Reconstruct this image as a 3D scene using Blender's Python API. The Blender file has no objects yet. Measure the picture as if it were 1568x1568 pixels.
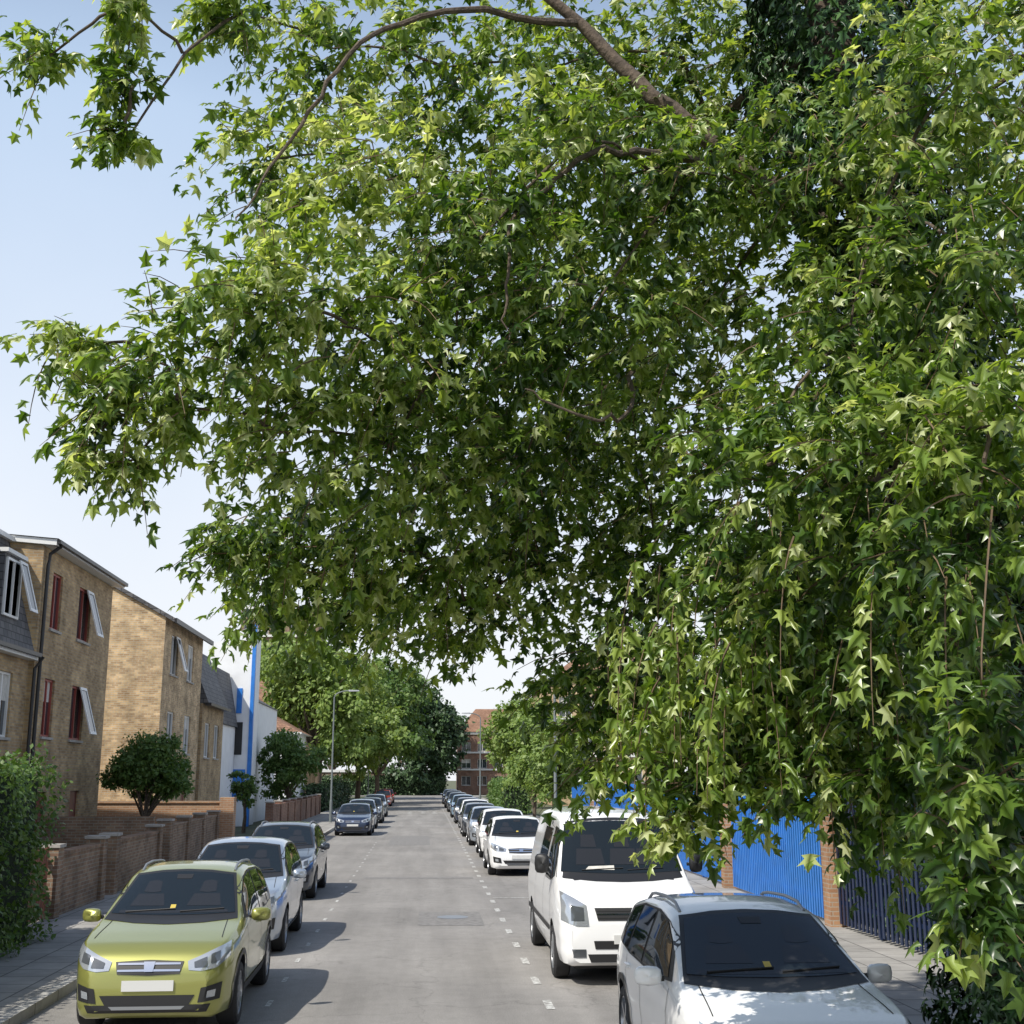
import bpy, bmesh, math, random
import numpy as np
from mathutils import Vector, Matrix
from mathutils.bvhtree import BVHTree
random.seed(7); rng=np.random.default_rng(11)
sc=bpy.context.scene
col=sc.collection
# ---------------------------------------------------------------- materials
def newmat(name):
    m=bpy.data.materials.new(name); m.use_nodes=True
    nt=m.node_tree; b=nt.nodes['Principled BSDF']
    return m,nt,b
def pmat(name,c,rough=.6,metal=0,spec=.5,coat=0,var=0,vscale=6,bump=0,bscale=40,ramp=None):
    m,nt,b=newmat(name); N=nt.nodes; L=nt.links
    b.inputs['Base Color'].default_value=(*c,1)
    b.inputs['Roughness'].default_value=rough; b.inputs['Metallic'].default_value=metal
    b.inputs['Specular IOR Level'].default_value=spec; b.inputs['Coat Weight'].default_value=coat
    b.inputs['Coat Roughness'].default_value=.04
    geo=N.new('ShaderNodeNewGeometry')
    if var>0:
        n=N.new('ShaderNodeTexNoise'); n.inputs['Scale'].default_value=vscale; n.inputs['Detail'].default_value=6
        L.new(geo.outputs['Position'],n.inputs['Vector'])
        r=N.new('ShaderNodeValToRGB'); r.color_ramp.elements[0].position=.3; r.color_ramp.elements[1].position=.7
        r.color_ramp.elements[0].color=tuple(x*(1-var) for x in c)+(1,)
        r.color_ramp.elements[1].color=tuple(min(1,x*(1+var)) for x in c)+(1,)
        L.new(n.outputs['Fac'],r.inputs['Fac']); L.new(r.outputs['Color'],b.inputs['Base Color'])
    if bump>0:
        n=N.new('ShaderNodeTexNoise'); n.inputs['Scale'].default_value=bscale; n.inputs['Detail'].default_value=4
        L.new(geo.outputs['Position'],n.inputs['Vector'])
        bp=N.new('ShaderNodeBump'); bp.inputs['Strength'].default_value=bump; bp.inputs['Distance'].default_value=.02
        L.new(n.outputs['Fac'],bp.inputs['Height']); L.new(bp.outputs['Normal'],b.inputs['Normal'])
    return m
def brickmat(name,c1,c2,mort,bw=.225,bh=.075,mortar=.01,rough=.9,var=.35,horizontal=False,vs=.8):
    m,nt,b=newmat(name); N=nt.nodes; L=nt.links
    geo=N.new('ShaderNodeNewGeometry'); sx=N.new('ShaderNodeSeparateXYZ'); L.new(geo.outputs['Position'],sx.inputs[0])
    cb=N.new('ShaderNodeCombineXYZ')
    if horizontal:
        L.new(sx.outputs['Y'],cb.inputs['X']); L.new(sx.outputs['X'],cb.inputs['Y'])
    else:
        ad=N.new('ShaderNodeMath'); ad.operation='ADD'
        L.new(sx.outputs['X'],ad.inputs[0]); L.new(sx.outputs['Y'],ad.inputs[1]); L.new(ad.outputs[0],cb.inputs['X'])
        L.new(sx.outputs['Z'],cb.inputs['Y'])
    br=N.new('ShaderNodeTexBrick'); br.inputs['Scale'].default_value=1
    br.inputs['Brick Width'].default_value=bw; br.inputs['Row Height'].default_value=bh
    br.inputs['Mortar Size'].default_value=mortar; br.inputs['Mortar Smooth'].default_value=.2
    br.inputs['Color1'].default_value=(*c1,1); br.inputs['Color2'].default_value=(*c2,1); br.inputs['Mortar'].default_value=(*mort,1)
    L.new(cb.outputs[0],br.inputs['Vector'])
    n=N.new('ShaderNodeTexNoise'); n.inputs['Scale'].default_value=vs; n.inputs['Detail'].default_value=8; n.inputs['Roughness'].default_value=.65
    L.new(geo.outputs['Position'],n.inputs['Vector'])
    mr=N.new('ShaderNodeMapRange'); mr.inputs[1].default_value=.3; mr.inputs[2].default_value=.7
    mr.inputs[3].default_value=1-var; mr.inputs[4].default_value=1+var*.6; L.new(n.outputs['Fac'],mr.inputs[0])
    mx=N.new('ShaderNodeVectorMath'); mx.operation='SCALE'; L.new(br.outputs['Color'],mx.inputs[0]); L.new(mr.outputs[0],mx.inputs['Scale'])
    L.new(mx.outputs[0],b.inputs['Base Color']); b.inputs['Roughness'].default_value=rough; b.inputs['Specular IOR Level'].default_value=.2
    bp=N.new('ShaderNodeBump'); bp.inputs['Strength'].default_value=.3; bp.inputs['Distance'].default_value=.01; bp.invert=True
    L.new(br.outputs['Fac'],bp.inputs['Height']); L.new(bp.outputs['Normal'],b.inputs['Normal'])
    return m
def leafmat(name,cols,trans=.35,rough=.42,spec=.5):
    m,nt,b=newmat(name); N=nt.nodes; L=nt.links
    at=N.new('ShaderNodeAttribute'); at.attribute_name='tint'
    r=N.new('ShaderNodeValToRGB'); cr=r.color_ramp
    while len(cr.elements)<len(cols): cr.elements.new(.5)
    for i,(p,c) in enumerate(cols): cr.elements[i].position=p; cr.elements[i].color=(*c,1)
    L.new(at.outputs['Fac'],r.inputs['Fac']); L.new(r.outputs['Color'],b.inputs['Base Color'])
    b.inputs['Roughness'].default_value=rough; b.inputs['Specular IOR Level'].default_value=spec
    if trans>0:
        tr=N.new('ShaderNodeBsdfTranslucent')
        g=N.new('ShaderNodeVectorMath'); g.operation='MULTIPLY'; g.inputs[1].default_value=(1.85,1.85,.75); L.new(r.outputs['Color'],g.inputs[0])
        L.new(g.outputs[0],tr.inputs['Color'])
        mx=N.new('ShaderNodeMixShader'); mx.inputs[0].default_value=trans
        L.new(b.outputs[0],mx.inputs[1]); L.new(tr.outputs[0],mx.inputs[2]); L.new(mx.outputs[0],N['Material Output'].inputs['Surface'])
    return m
def asphalt():
    m,nt,b=newmat('asphalt'); N=nt.nodes; L=nt.links
    geo=N.new('ShaderNodeNewGeometry')
    def noise(s,d,vec=None,r=.6):
        n=N.new('ShaderNodeTexNoise'); n.inputs['Scale'].default_value=s; n.inputs['Detail'].default_value=d; n.inputs['Roughness'].default_value=r
        L.new(vec or geo.outputs['Position'],n.inputs['Vector']); return n.outputs['Fac']
    mp=N.new('ShaderNodeMapping'); mp.inputs['Scale'].default_value=(1.3,.09,1); L.new(geo.outputs['Position'],mp.inputs[0])
    a=noise(.35,6); s=noise(1.0,5,mp.outputs[0]); f=noise(70,3); g=noise(4,8,None,.75)
    def mr(x,lo,hi,a0=.3,a1=.7):
        q=N.new('ShaderNodeMapRange'); q.inputs[1].default_value=a0; q.inputs[2].default_value=a1; q.inputs[3].default_value=lo; q.inputs[4].default_value=hi; L.new(x,q.inputs[0]); return q.outputs[0]
    def mul(x,y):
        q=N.new('ShaderNodeMath'); q.operation='MULTIPLY'; L.new(x,q.inputs[0]); L.new(y,q.inputs[1]); return q.outputs[0]
    vo=N.new('ShaderNodeTexVoronoi'); vo.feature='DISTANCE_TO_EDGE'; vo.inputs['Scale'].default_value=.40
    wv=N.new('ShaderNodeTexNoise'); wv.inputs['Scale'].default_value=1.6; wv.inputs['Detail'].default_value=6; L.new(geo.outputs['Position'],wv.inputs['Vector'])
    va=N.new('ShaderNodeVectorMath'); va.operation='ADD'; L.new(geo.outputs['Position'],va.inputs[0]); L.new(wv.outputs['Color'],va.inputs[1]); L.new(va.outputs[0],vo.inputs['Vector'])
    crk=mr(vo.outputs['Distance'],.80,1.0,.0,.010)
    v=mul(mul(mul(mul(mr(a,.84,1.12),mr(s,.80,1.16)),mr(f,.66,1.34)),mr(g,.88,1.1)),crk)
    sc_=N.new('ShaderNodeVectorMath'); sc_.operation='SCALE'; sc_.inputs[0].default_value=(.255,.242,.225); L.new(v,sc_.inputs['Scale'])
    L.new(sc_.outputs[0],b.inputs['Base Color']); b.inputs['Roughness'].default_value=.85; b.inputs['Specular IOR Level'].default_value=.3
    bp=N.new('ShaderNodeBump'); bp.inputs['Strength'].default_value=.35; bp.inputs['Distance'].default_value=.01; L.new(f,bp.inputs['Height']); L.new(bp.outputs[0],b.inputs['Normal'])
    return m
def wornpaint():
    m,nt,b=newmat('road_paint'); N=nt.nodes; L=nt.links
    geo=N.new('ShaderNodeNewGeometry'); n=N.new('ShaderNodeTexNoise'); n.inputs['Scale'].default_value=14; n.inputs['Detail'].default_value=8; n.inputs['Roughness'].default_value=.75
    L.new(geo.outputs['Position'],n.inputs['Vector'])
    r=N.new('ShaderNodeValToRGB'); r.color_ramp.elements[0].position=.44; r.color_ramp.elements[0].color=(.25,.24,.22,1)
    r.color_ramp.elements[1].position=.60; r.color_ramp.elements[1].color=(.66,.66,.63,1)
    L.new(n.outputs['Fac'],r.inputs['Fac']); L.new(r.outputs['Color'],b.inputs['Base Color']); b.inputs['Roughness'].default_value=.8
    return m
M={}
M['asphalt']=asphalt(); M['line']=wornpaint()
M['patch']=pmat('asphalt_patch',(.20,.192,.182),.9,var=.25,vscale=9,bump=.3,bscale=90)
M['kerb']=brickmat('kerb_stone',(.36,.35,.33),(.42,.41,.38),(.16,.15,.14),.9,3,.012,horizontal=True,var=.25,vs=3)
M['slab']=brickmat('paving_slabs',(.29,.28,.26),(.35,.335,.31),(.12,.115,.11),.6,.6,.012,horizontal=True,var=.3,vs=1.2)
M['ground']=pmat('ground_soil',(.10,.11,.06),.95,var=.4,vscale=.8,bump=.5,bscale=8)
M['brick_y']=brickmat('yellow_stock_brick',(.52,.37,.195),(.33,.22,.12),(.36,.31,.23),var=.45,vs=1.3)
M['brick_s']=brickmat('stock_brick_sunny',(.66,.47,.26),(.40,.26,.14),(.50,.44,.33),var=.5,vs=1.7)
M['brick_r']=brickmat('red_brick',(.30,.16,.11),(.22,.11,.08),(.30,.25,.20),var=.4,vs=1.5)
M['brick_b']=brickmat('brown_brick',(.30,.20,.13),(.21,.13,.09),(.28,.25,.20),var=.45,vs=1.5)
M['brick_o']=brickmat('orange_brick',(.44,.25,.14),(.34,.18,.10),(.4,.33,.25),var=.3)
M['slate']=brickmat('slate_tiles',(.095,.095,.10),(.15,.145,.145),(.04,.04,.043),.3,.2,.015,rough=.6,var=.4)
M['tile']=brickmat('clay_tiles',(.26,.15,.10),(.32,.19,.13),(.12,.07,.05),.25,.18,.015,var=.35)
M['white']=pmat('white_render',(.78,.79,.80),.7,var=.06,vscale=1.5)
M['upvc']=pmat('white_frame',(.78,.78,.76),.4)
M['redfr']=pmat('dark_red_frame',(.30,.06,.045),.5)
M['door']=pmat('door_maroon',(.16,.03,.025),.4)
M['blind']=pmat('curtain',(.55,.53,.48),.9,var=.15,vscale=12)
M['winglass']=pmat('window_glass',(.035,.045,.055),.06,spec=.9)
M['black']=pmat('black_plastic',(.018,.018,.019),.5)
M['pipe']=pmat('black_pipe',(.02,.02,.022),.4)
M['blue']=pmat('blue_paint',(.03,.20,.62),.4,var=.12,vscale=3)
M['bluedk']=pmat('navy_paint',(.012,.025,.07),.45)
M['fascia']=pmat('white_fascia',(.7,.7,.68),.5)
M['conc']=pmat('concrete',(.36,.34,.31),.85,var=.2,vscale=5)
M['wood']=pmat('gate_wood',(.22,.08,.045),.7,var=.35,vscale=9)
M['bark']=pmat('bark',(.10,.075,.055),.95,var=.4,vscale=18,bump=.8,bscale=30)
M['twig']=pmat('twig_bark',(.12,.08,.045),.8,var=.3,vscale=10)
M['steel']=pmat('galvanised',(.30,.31,.32),.45,metal=.6)
M['lampgreen']=pmat('lamp_column',(.16,.18,.18),.5)
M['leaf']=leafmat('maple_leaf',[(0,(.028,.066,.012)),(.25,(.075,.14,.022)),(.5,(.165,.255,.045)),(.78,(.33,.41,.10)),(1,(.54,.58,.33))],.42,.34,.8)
M['ivy']=leafmat('ivy_leaf',[(0,(.015,.04,.01)),(.6,(.03,.08,.018)),(1,(.07,.15,.035))],0,.4,.5)
M['lf_lt']=leafmat('pale_foliage',[(0,(.09,.15,.035)),(.5,(.17,.25,.06)),(1,(.28,.35,.11))],.3,.5,.4)
M['lf_md']=leafmat('mid_foliage',[(0,(.045,.095,.022)),(.5,(.085,.155,.035)),(1,(.16,.23,.07))],.25,.5,.4)
M['lf_dk']=leafmat('dark_foliage',[(0,(.02,.045,.018)),(.6,(.045,.085,.03)),(1,(.09,.15,.055))],0,.5,.4)
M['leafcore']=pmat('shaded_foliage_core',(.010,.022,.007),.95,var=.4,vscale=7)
# car mats
M['glass']=pmat('car_glass',(.010,.014,.016),.02,spec=.6)
M['glass2']=pmat('seat_seen_through_glass',(.022,.023,.025),.10,spec=.5)
M['tyre']=pmat('tyre_rubber',(.022,.022,.023),.85)
M['rim']=pmat('alloy_rim',(.42,.43,.45),.3,metal=.85)
M['chrome']=pmat('chrome',(.75,.76,.78),.12,metal=1)
M['lens']=pmat('headlamp_lens',(.50,.53,.56),.08,metal=.55,coat=1)
M['lens2']=pmat('headlamp_inner',(.10,.11,.12),.1,metal=.3,coat=1)
M['plate']=pmat('number_plate',(.62,.62,.60),.5)
M['tail']=pmat('tail_lamp',(.4,.015,.012),.2,coat=1)
M['seam']=pmat('panel_gap',(.02,.02,.02),.8)
M['sticker']=pmat('yellow_sticker',(.55,.42,.08),.5)
def paint(name,c,metal=.3,rough=.32): return pmat(name,c,rough,metal,.5,coat=1)
# ---------------------------------------------------------------- mesh builder
def empty(name,loc=(0,0,0),rz=0):
    e=bpy.data.objects.new(name,None); e.empty_display_size=.3; e.location=loc; e.rotation_euler=(0,0,rz); col.objects.link(e); return e
class MB:
    def __init__(s): s.v=[];s.f=[];s.m=[];s.mats=[]
    def mi(s,mat):
        if mat not in s.mats: s.mats.append(mat)
        return s.mats.index(mat)
    def face(s,pts,mat):
        i=len(s.v); s.v+= [tuple(p) for p in pts]; s.f.append(tuple(range(i,i+len(pts)))); s.m.append(s.mi(mat))
    def hexa(s,c,mat):
        i=len(s.v); s.v+=[tuple(p) for p in c]; k=s.mi(mat)
        for f in ((0,3,2,1),(4,5,6,7),(0,1,5,4),(1,2,6,5),(2,3,7,6),(3,0,4,7)): s.f.append(tuple(i+q for q in f)); s.m.append(k)
    def box(s,x0,y0,z0,x1,y1,z1,mat):
        s.hexa([(x0,y0,z0),(x1,y0,z0),(x1,y1,z0),(x0,y1,z0),(x0,y0,z1),(x1,y0,z1),(x1,y1,z1),(x0,y1,z1)],mat)
    def pbox(s,P,u0,u1,z0,z1,n0,n1,mat):
        s.hexa([P(u0,z0,n0),P(u1,z0,n0),P(u1,z0,n1),P(u0,z0,n1),P(u0,z1,n0),P(u1,z1,n0),P(u1,z1,n1),P(u0,z1,n1)],mat)
    def tube(s,pts,rad,mat,n=6,cap=True):
        pts=[Vector(p) for p in pts]; k=s.mi(mat); base=len(s.v)
        if not hasattr(rad,'__len__'): rad=[rad]*len(pts)
        for i,p in enumerate(pts):
            t=(pts[min(i+1,len(pts)-1)]-pts[max(i-1,0)]).normalized()
            a=t.orthogonal() if abs(t.z)>.95 else t.cross(Vector((0,0,1)))
            if abs(t.z)>.95: a=Vector((1,0,0))-t*t.x
            a.normalize(); b=t.cross(a)
            for j in range(n):
                q=2*math.pi*j/n; s.v.append(tuple(p+(a*math.cos(q)+b*math.sin(q))*rad[i]))
        for i in range(len(pts)-1):
            for j in range(n):
                j2=(j+1)%n; s.f.append((base+i*n+j,base+i*n+j2,base+(i+1)*n+j2,base+(i+1)*n+j)); s.m.append(k)
        if cap:
            s.f.append(tuple(base+j for j in range(n))); s.m.append(k)
            s.f.append(tuple(base+(len(pts)-1)*n+j for j in range(n))); s.m.append(k)
    def grid(s,G,mat):
        nu=len(G);nv=len(G[0]);b=len(s.v);k=s.mi(mat)
        for r in G: s.v+=[tuple(p) for p in r]
        for i in range(nu-1):
            for j in range(nv-1): s.f.append((b+i*nv+j,b+i*nv+j+1,b+(i+1)*nv+j+1,b+(i+1)*nv+j)); s.m.append(k)
    def obj(s,name,parent=None,smooth=False,angle=40,bevel=0):
        me=bpy.data.meshes.new(name); me.from_pydata(s.v,[],s.f)
        for m in s.mats: me.materials.append(m)
        me.polygons.foreach_set('material_index',s.m)
        if smooth:
            me.polygons.foreach_set('use_smooth',[True]*len(s.f)); me.set_sharp_from_angle(angle=math.radians(angle))
        me.update()
        o=bpy.data.objects.new(name,me); col.objects.link(o)
        if parent: o.parent=parent
        if bevel:
            b=o.modifiers.new('bevel','BEVEL'); b.width=bevel; b.segments=2
        return o
# ---------------------------------------------------------------- leaves
def leafT():
    h=[(.44,.0,-.10),(.23,.29,-.03),(.56,.68,-.16),(.23,.62,-.05)]
    mid=[(0,0,0),(0,.42,.03),(0,1.08,-.16)]
    v=mid+h+[(-x,y,z) for x,y,z in h]
    f=[]
    for o in (3,7):
        b,c,d,e=range(o,o+4)
        f+=[(0,b,c),(0,c,1),(c,d,e),(1,c,e),(1,e,2)]
    return np.array(v,float),np.array(f)
LT=leafT()
RT=(np.array([(0,0,0),(.33,.45,-.06),(0,1,-.05),(-.33,.45,-.06)],float),np.array([(0,1,2),(0,2,3)]))
def nrm(a): return a/np.maximum(np.linalg.norm(a,axis=-1,keepdims=True),1e-9)
def leaves(name,P,D,Nn,S,tint,T,mat,parent):
    tv,tf=T; n=len(P); D=nrm(D); X=nrm(np.cross(D,Nn)); Nn=np.cross(X,D)
    wv=rng.uniform(.75,1.2,n)[:,None,None]; cv=rng.uniform(.3,2.2,n)[:,None,None]
    V=P[:,None,:]+S[:,None,None]*(tv[None,:,0:1]*wv*X[:,None,:]+tv[None,:,1:2]*D[:,None,:]+tv[None,:,2:3]*cv*Nn[:,None,:])
    nv=len(tv);nf=len(tf); F=(tf[None]+(np.arange(n)*nv)[:,None,None]).reshape(-1)
    me=bpy.data.meshes.new(name); me.vertices.add(n*nv); me.vertices.foreach_set('co',V.reshape(-1).astype(np.float32))
    me.loops.add(len(F)); me.loops.foreach_set('vertex_index',F.astype(np.int32))
    me.polygons.add(n*nf); me.polygons.foreach_set('loop_start',np.arange(0,n*nf*3,3,dtype=np.int32))
    me.update(calc_edges=True)
    at=me.attributes.new('tint','FLOAT','POINT'); at.data.foreach_set('value',np.repeat(tint,nv).astype(np.float32))
    me.materials.append(mat)
    o=bpy.data.objects.new(name,me); col.objects.link(o)
    if parent: o.parent=parent
    return o
def ball(n,power=.45):
    d=nrm(rng.normal(size=(n,3))); return d*(rng.uniform(0,1,n)**power)[:,None]
# ================================================================ CAMERA / WORLD
H=2.6; PITCH=12.44; YAW=3.98
cam=bpy.data.cameras.new('camera'); co=bpy.data.objects.new('camera',cam); col.objects.link(co)
co.location=(0,0,H); co.rotation_euler=(math.radians(90+PITCH),0,math.radians(-YAW))
cam.sensor_width=36; cam.lens=42.47; cam.clip_end=3000; cam.clip_start=.05; sc.camera=co
w=bpy.data.worlds.new('World'); sc.world=w; w.use_nodes=True; nt=w.node_tree; bg=nt.nodes['Background']
sky=nt.nodes.new('ShaderNodeTexSky'); sky.sky_type='NISHITA'; sky.sun_disc=False
sdir=Vector((-.62,-.58,1.0)).normalized(); SD=np.array(sdir)
elev=math.asin(sdir.z); az=math.atan2(sdir.x,sdir.y)
sky.sun_elevation=elev; sky.sun_rotation=az; sky.air_density=1.0; sky.dust_density=1.2; sky.ozone_density=1.5
tc=nt.nodes.new('ShaderNodeTexCoord'); sx=nt.nodes.new('ShaderNodeSeparateXYZ'); nt.links.new(tc.outputs['Generated'],sx.inputs[0])
rp=nt.nodes.new('ShaderNodeValToRGB'); cr=rp.color_ramp; cr.elements[0].position=0; cr.elements[0].color=(.98,)*3+(1,); cr.elements[1].position=1; cr.elements[1].color=(.04,)*3+(1,)
for p,v in ((.12,.96),(.28,.86),(.5,.68),(.68,.08)):
    q=cr.elements.new(p); q.color=(v,v,v,1)
nt.links.new(sx.outputs['Z'],rp.inputs['Fac'])
ns=nt.nodes.new('ShaderNodeTexNoise'); ns.inputs['Scale'].default_value=2.2; ns.inputs['Detail'].default_value=5; nt.links.new(tc.outputs['Generated'],ns.inputs['Vector'])
mr=nt.nodes.new('ShaderNodeMapRange'); mr.inputs[1].default_value=.3; mr.inputs[2].default_value=.7; mr.inputs[3].default_value=.86; mr.inputs[4].default_value=1.1; nt.links.new(ns.outputs['Fac'],mr.inputs[0])
mu=nt.nodes.new('ShaderNodeMath'); mu.operation='MULTIPLY'; mu.use_clamp=True; nt.links.new(rp.outputs['Color'],mu.inputs[0]); nt.links.new(mr.outputs[0],mu.inputs[1])
hz=nt.nodes.new('ShaderNodeValToRGB'); h=hz.color_ramp; h.elements[0].position=.10; h.elements[0].color=(.92,.94,.98,1); h.elements[1].position=.52; h.elements[1].color=(.62,.78,1,1)
nt.links.new(sx.outputs['Z'],hz.inputs['Fac'])
hs=nt.nodes.new('ShaderNodeVectorMath'); hs.operation='SCALE'; hs.inputs['Scale'].default_value=7.0; nt.links.new(hz.outputs['Color'],hs.inputs[0])
mix=nt.nodes.new('ShaderNodeMixRGB'); nt.links.new(mu.outputs[0],mix.inputs[0]); nt.links.new(sky.outputs[0],mix.inputs[1]); nt.links.new(hs.outputs[0],mix.inputs[2])
nt.links.new(mix.outputs[0],bg.inputs[0]); bg.inputs[1].default_value=.15
sun=bpy.data.lights.new('sun','SUN'); sun.energy=5; sun.angle=math.radians(.5); sun.color=(1,.95,.86)
so=bpy.data.objects.new('sun',sun); col.objects.link(so); so.rotation_euler=(-sdir).to_track_quat('-Z','Y').to_euler(); so.location=(-20,-20,40)
sc.view_settings.view_transform='Standard'; sc.view_settings.look='None'; sc.view_settings.exposure=0
# ================================================================ GROUND
def LK(y): return -4.05-.008*max(0,y)      # left kerb
RK=3.85
g=MB(); g.face([(-900,-300,-.03),(900,-300,-.03),(900,1500,-.03),(-900,1500,-.03)],M['ground']); g.obj('ground')
g=MB(); g.face([(LK(0),-30,0),(RK,-30,0),(RK,196,0),(LK(196),196,0)],M['asphalt'])
g.face([(-90,186,.004),(90,186,.004),(90,196,.004),(-90,196,.004)],M['asphalt']); road=g.obj('road')
g=MB()
for (a,b) in ((-30,184),):
    g.hexa([(-7.2,a,-.02),(LK(a)-.13,a,-.02),(LK(b)-.13,b,-.02),(-8.2,b,-.02),(-7.2,a,.12),(LK(a)-.13,a,.12),(LK(b)-.13,b,.12),(-8.2,b,.12)],M['slab'])
    g.hexa([(LK(a)-.128,a,-.02),(LK(a),a,-.02),(LK(b),b,-.02),(LK(b)-.128,b,-.02),(LK(a)-.128,a,.125),(LK(a),a,.125),(LK(b),b,.125),(LK(b)-.128,b,.125)],M['kerb'])
g.obj('pavement')
g=MB(); g.box(RK+.13,-30,-.02,7.6,184,.12,M['slab']); g.box(RK,-30,-.02,RK+.128,184,.125,M['kerb']); g.obj('pavement')
g=MB()
y=13.0
while y<120:
    g.face([(1.43,y,.005),(1.53,y,.005),(1.53,y+.6,.005),(1.43,y+.6,.005)],M['line']); 
    xl=-1.72-.006*y
    if 14<y<52: g.face([(xl-.03,y+.4,.005),(xl+.03,y+.4,.005),(xl+.03,y+.8,.005),(xl-.03,y+.8,.005)],M['line'])
    y+=1.75
for y in (28,47,62):
    g.face([(1.53,y,.006),(RK,y,.006),(RK,y+.1,.006),(1.53,y+.1,.006)],M['line'])
for y in (95,98):
    for x in (-1.2,-.2,.7): g.face([(x-.25,y,.006),(x+.25,y,.006),(x,y+2,.006)],M['line'])
g.box(-3.5,183,.004,3.6,183.3,.007,M['line'])
g.obj('road_markings')
g=MB()
g.face([(-.1,23,.004),(1.1,22.9,.004),(1.1,25.2,.004),(-.1,25.3,.004)],M['patch'])
g.face([(-1.6,33.5,.004),(1.3,33.4,.004),(1.3,34.0,.004),(-1.6,34.1,.004)],M['patch'])
g.face([(-1.5,50,.004),(.2,50,.004),(.2,58,.004),(-1.5,58,.004)],M['patch'])
n=20; g.face([(.55+.30*math.cos(2*math.pi*i/n),24.3+.30*math.sin(2*math.pi*i/n),.009) for i in range(n)],M['steel'])
g.obj('road_repair_patch')
# ================================================================ CARS
def smoothcurve(keys,ys,win):
    ky=[k[0] for k in keys]; kz=[k[1] for k in keys]
    out=np.zeros(len(ys)); offs=np.linspace(-win,win,9); wt=1-np.abs(offs)/(win*1.2); wt/=wt.sum()
    for o,wg in zip(offs,wt): out+=wg*np.interp(np.clip(ys+o,ky[0],ky[-1]),ky,kz)
    return out
def resample(p,n):
    p=[Vector(q) for q in p]; d=[0]
    for i in range(1,len(p)): d.append(d[-1]+(p[i]-p[i-1]).length)
    out=[]
    for k in range(n):
        t=d[-1]*k/(n-1); i=max(j for j in range(len(d)) if d[j]<=t+1e-9); i=min(i,len(p)-2)
        f=(t-d[i])/max(1e-9,d[i+1]-d[i]); out.append(p[i].lerp(p[i+1],f))
    return out
def make_wheel(r,wd,nsp,rim):
    mb=MB(); prof=[(-wd,r*.62),(-wd*.98,r*.9),(-wd*.75,r*.985),(-wd*.3,r),(wd*.3,r),(wd*.75,r*.985),(wd*.98,r*.9),(wd,r*.72),(wd*.9,r*.68)]
    n=28
    G=[[(x,q*math.cos(2*math.pi*i/n),q*math.sin(2*math.pi*i/n)) for x,q in prof] for i in range(n+1)]
    mb.grid(G,M['tyre'])
    prof=[(wd*.9,r*.68),(wd*.93,r*.64),(wd*.45,r*.60),(wd*.3,r*.3),(wd*.3,0)]
    G=[[(x,q*math.cos(2*math.pi*i/n),q*math.sin(2*math.pi*i/n)) for x,q in prof[:3]] for i in range(n+1)]; mb.grid(G,rim)
    G=[[(x,q*math.cos(2*math.pi*i/n),q*math.sin(2*math.pi*i/n)) for x,q in prof[2:]] for i in range(n+1)]; mb.grid(G,M['black'])
    for k in range(nsp):
        a=2*math.pi*k/nsp; ca,sa=math.cos(a),math.sin(a)
        def R(x,t,q): return (x,q*ca-t*sa,q*sa+t*ca)
        hw=r*.075
        mb.hexa([R(wd*.4,-hw,0),R(wd*.4,hw,0),R(wd*.4,hw*.8,r*.65),R(wd*.4,-hw*.8,r*.65),R(wd*.85,-hw,0),R(wd*.85,hw,0),R(wd*.9,hw*.7,r*.65),R(wd*.9,-hw*.7,r*.65)],rim)
    mb.face([(wd*.88,r*.16*math.cos(2*math.pi*i/12),r*.16*math.sin(2*math.pi*i/12)) for i in range(12)],rim)
    me=mb.obj('wheel_src',None,True,35); m=me.data; bpy.data.objects.remove(me); return m
WH={'alloy':make_wheel(.33,.11,5,M['rim']),'van':make_wheel(.345,.11,8,M['steel']),'alloy10':make_wheel(.33,.11,9,M['rim'])}
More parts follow.
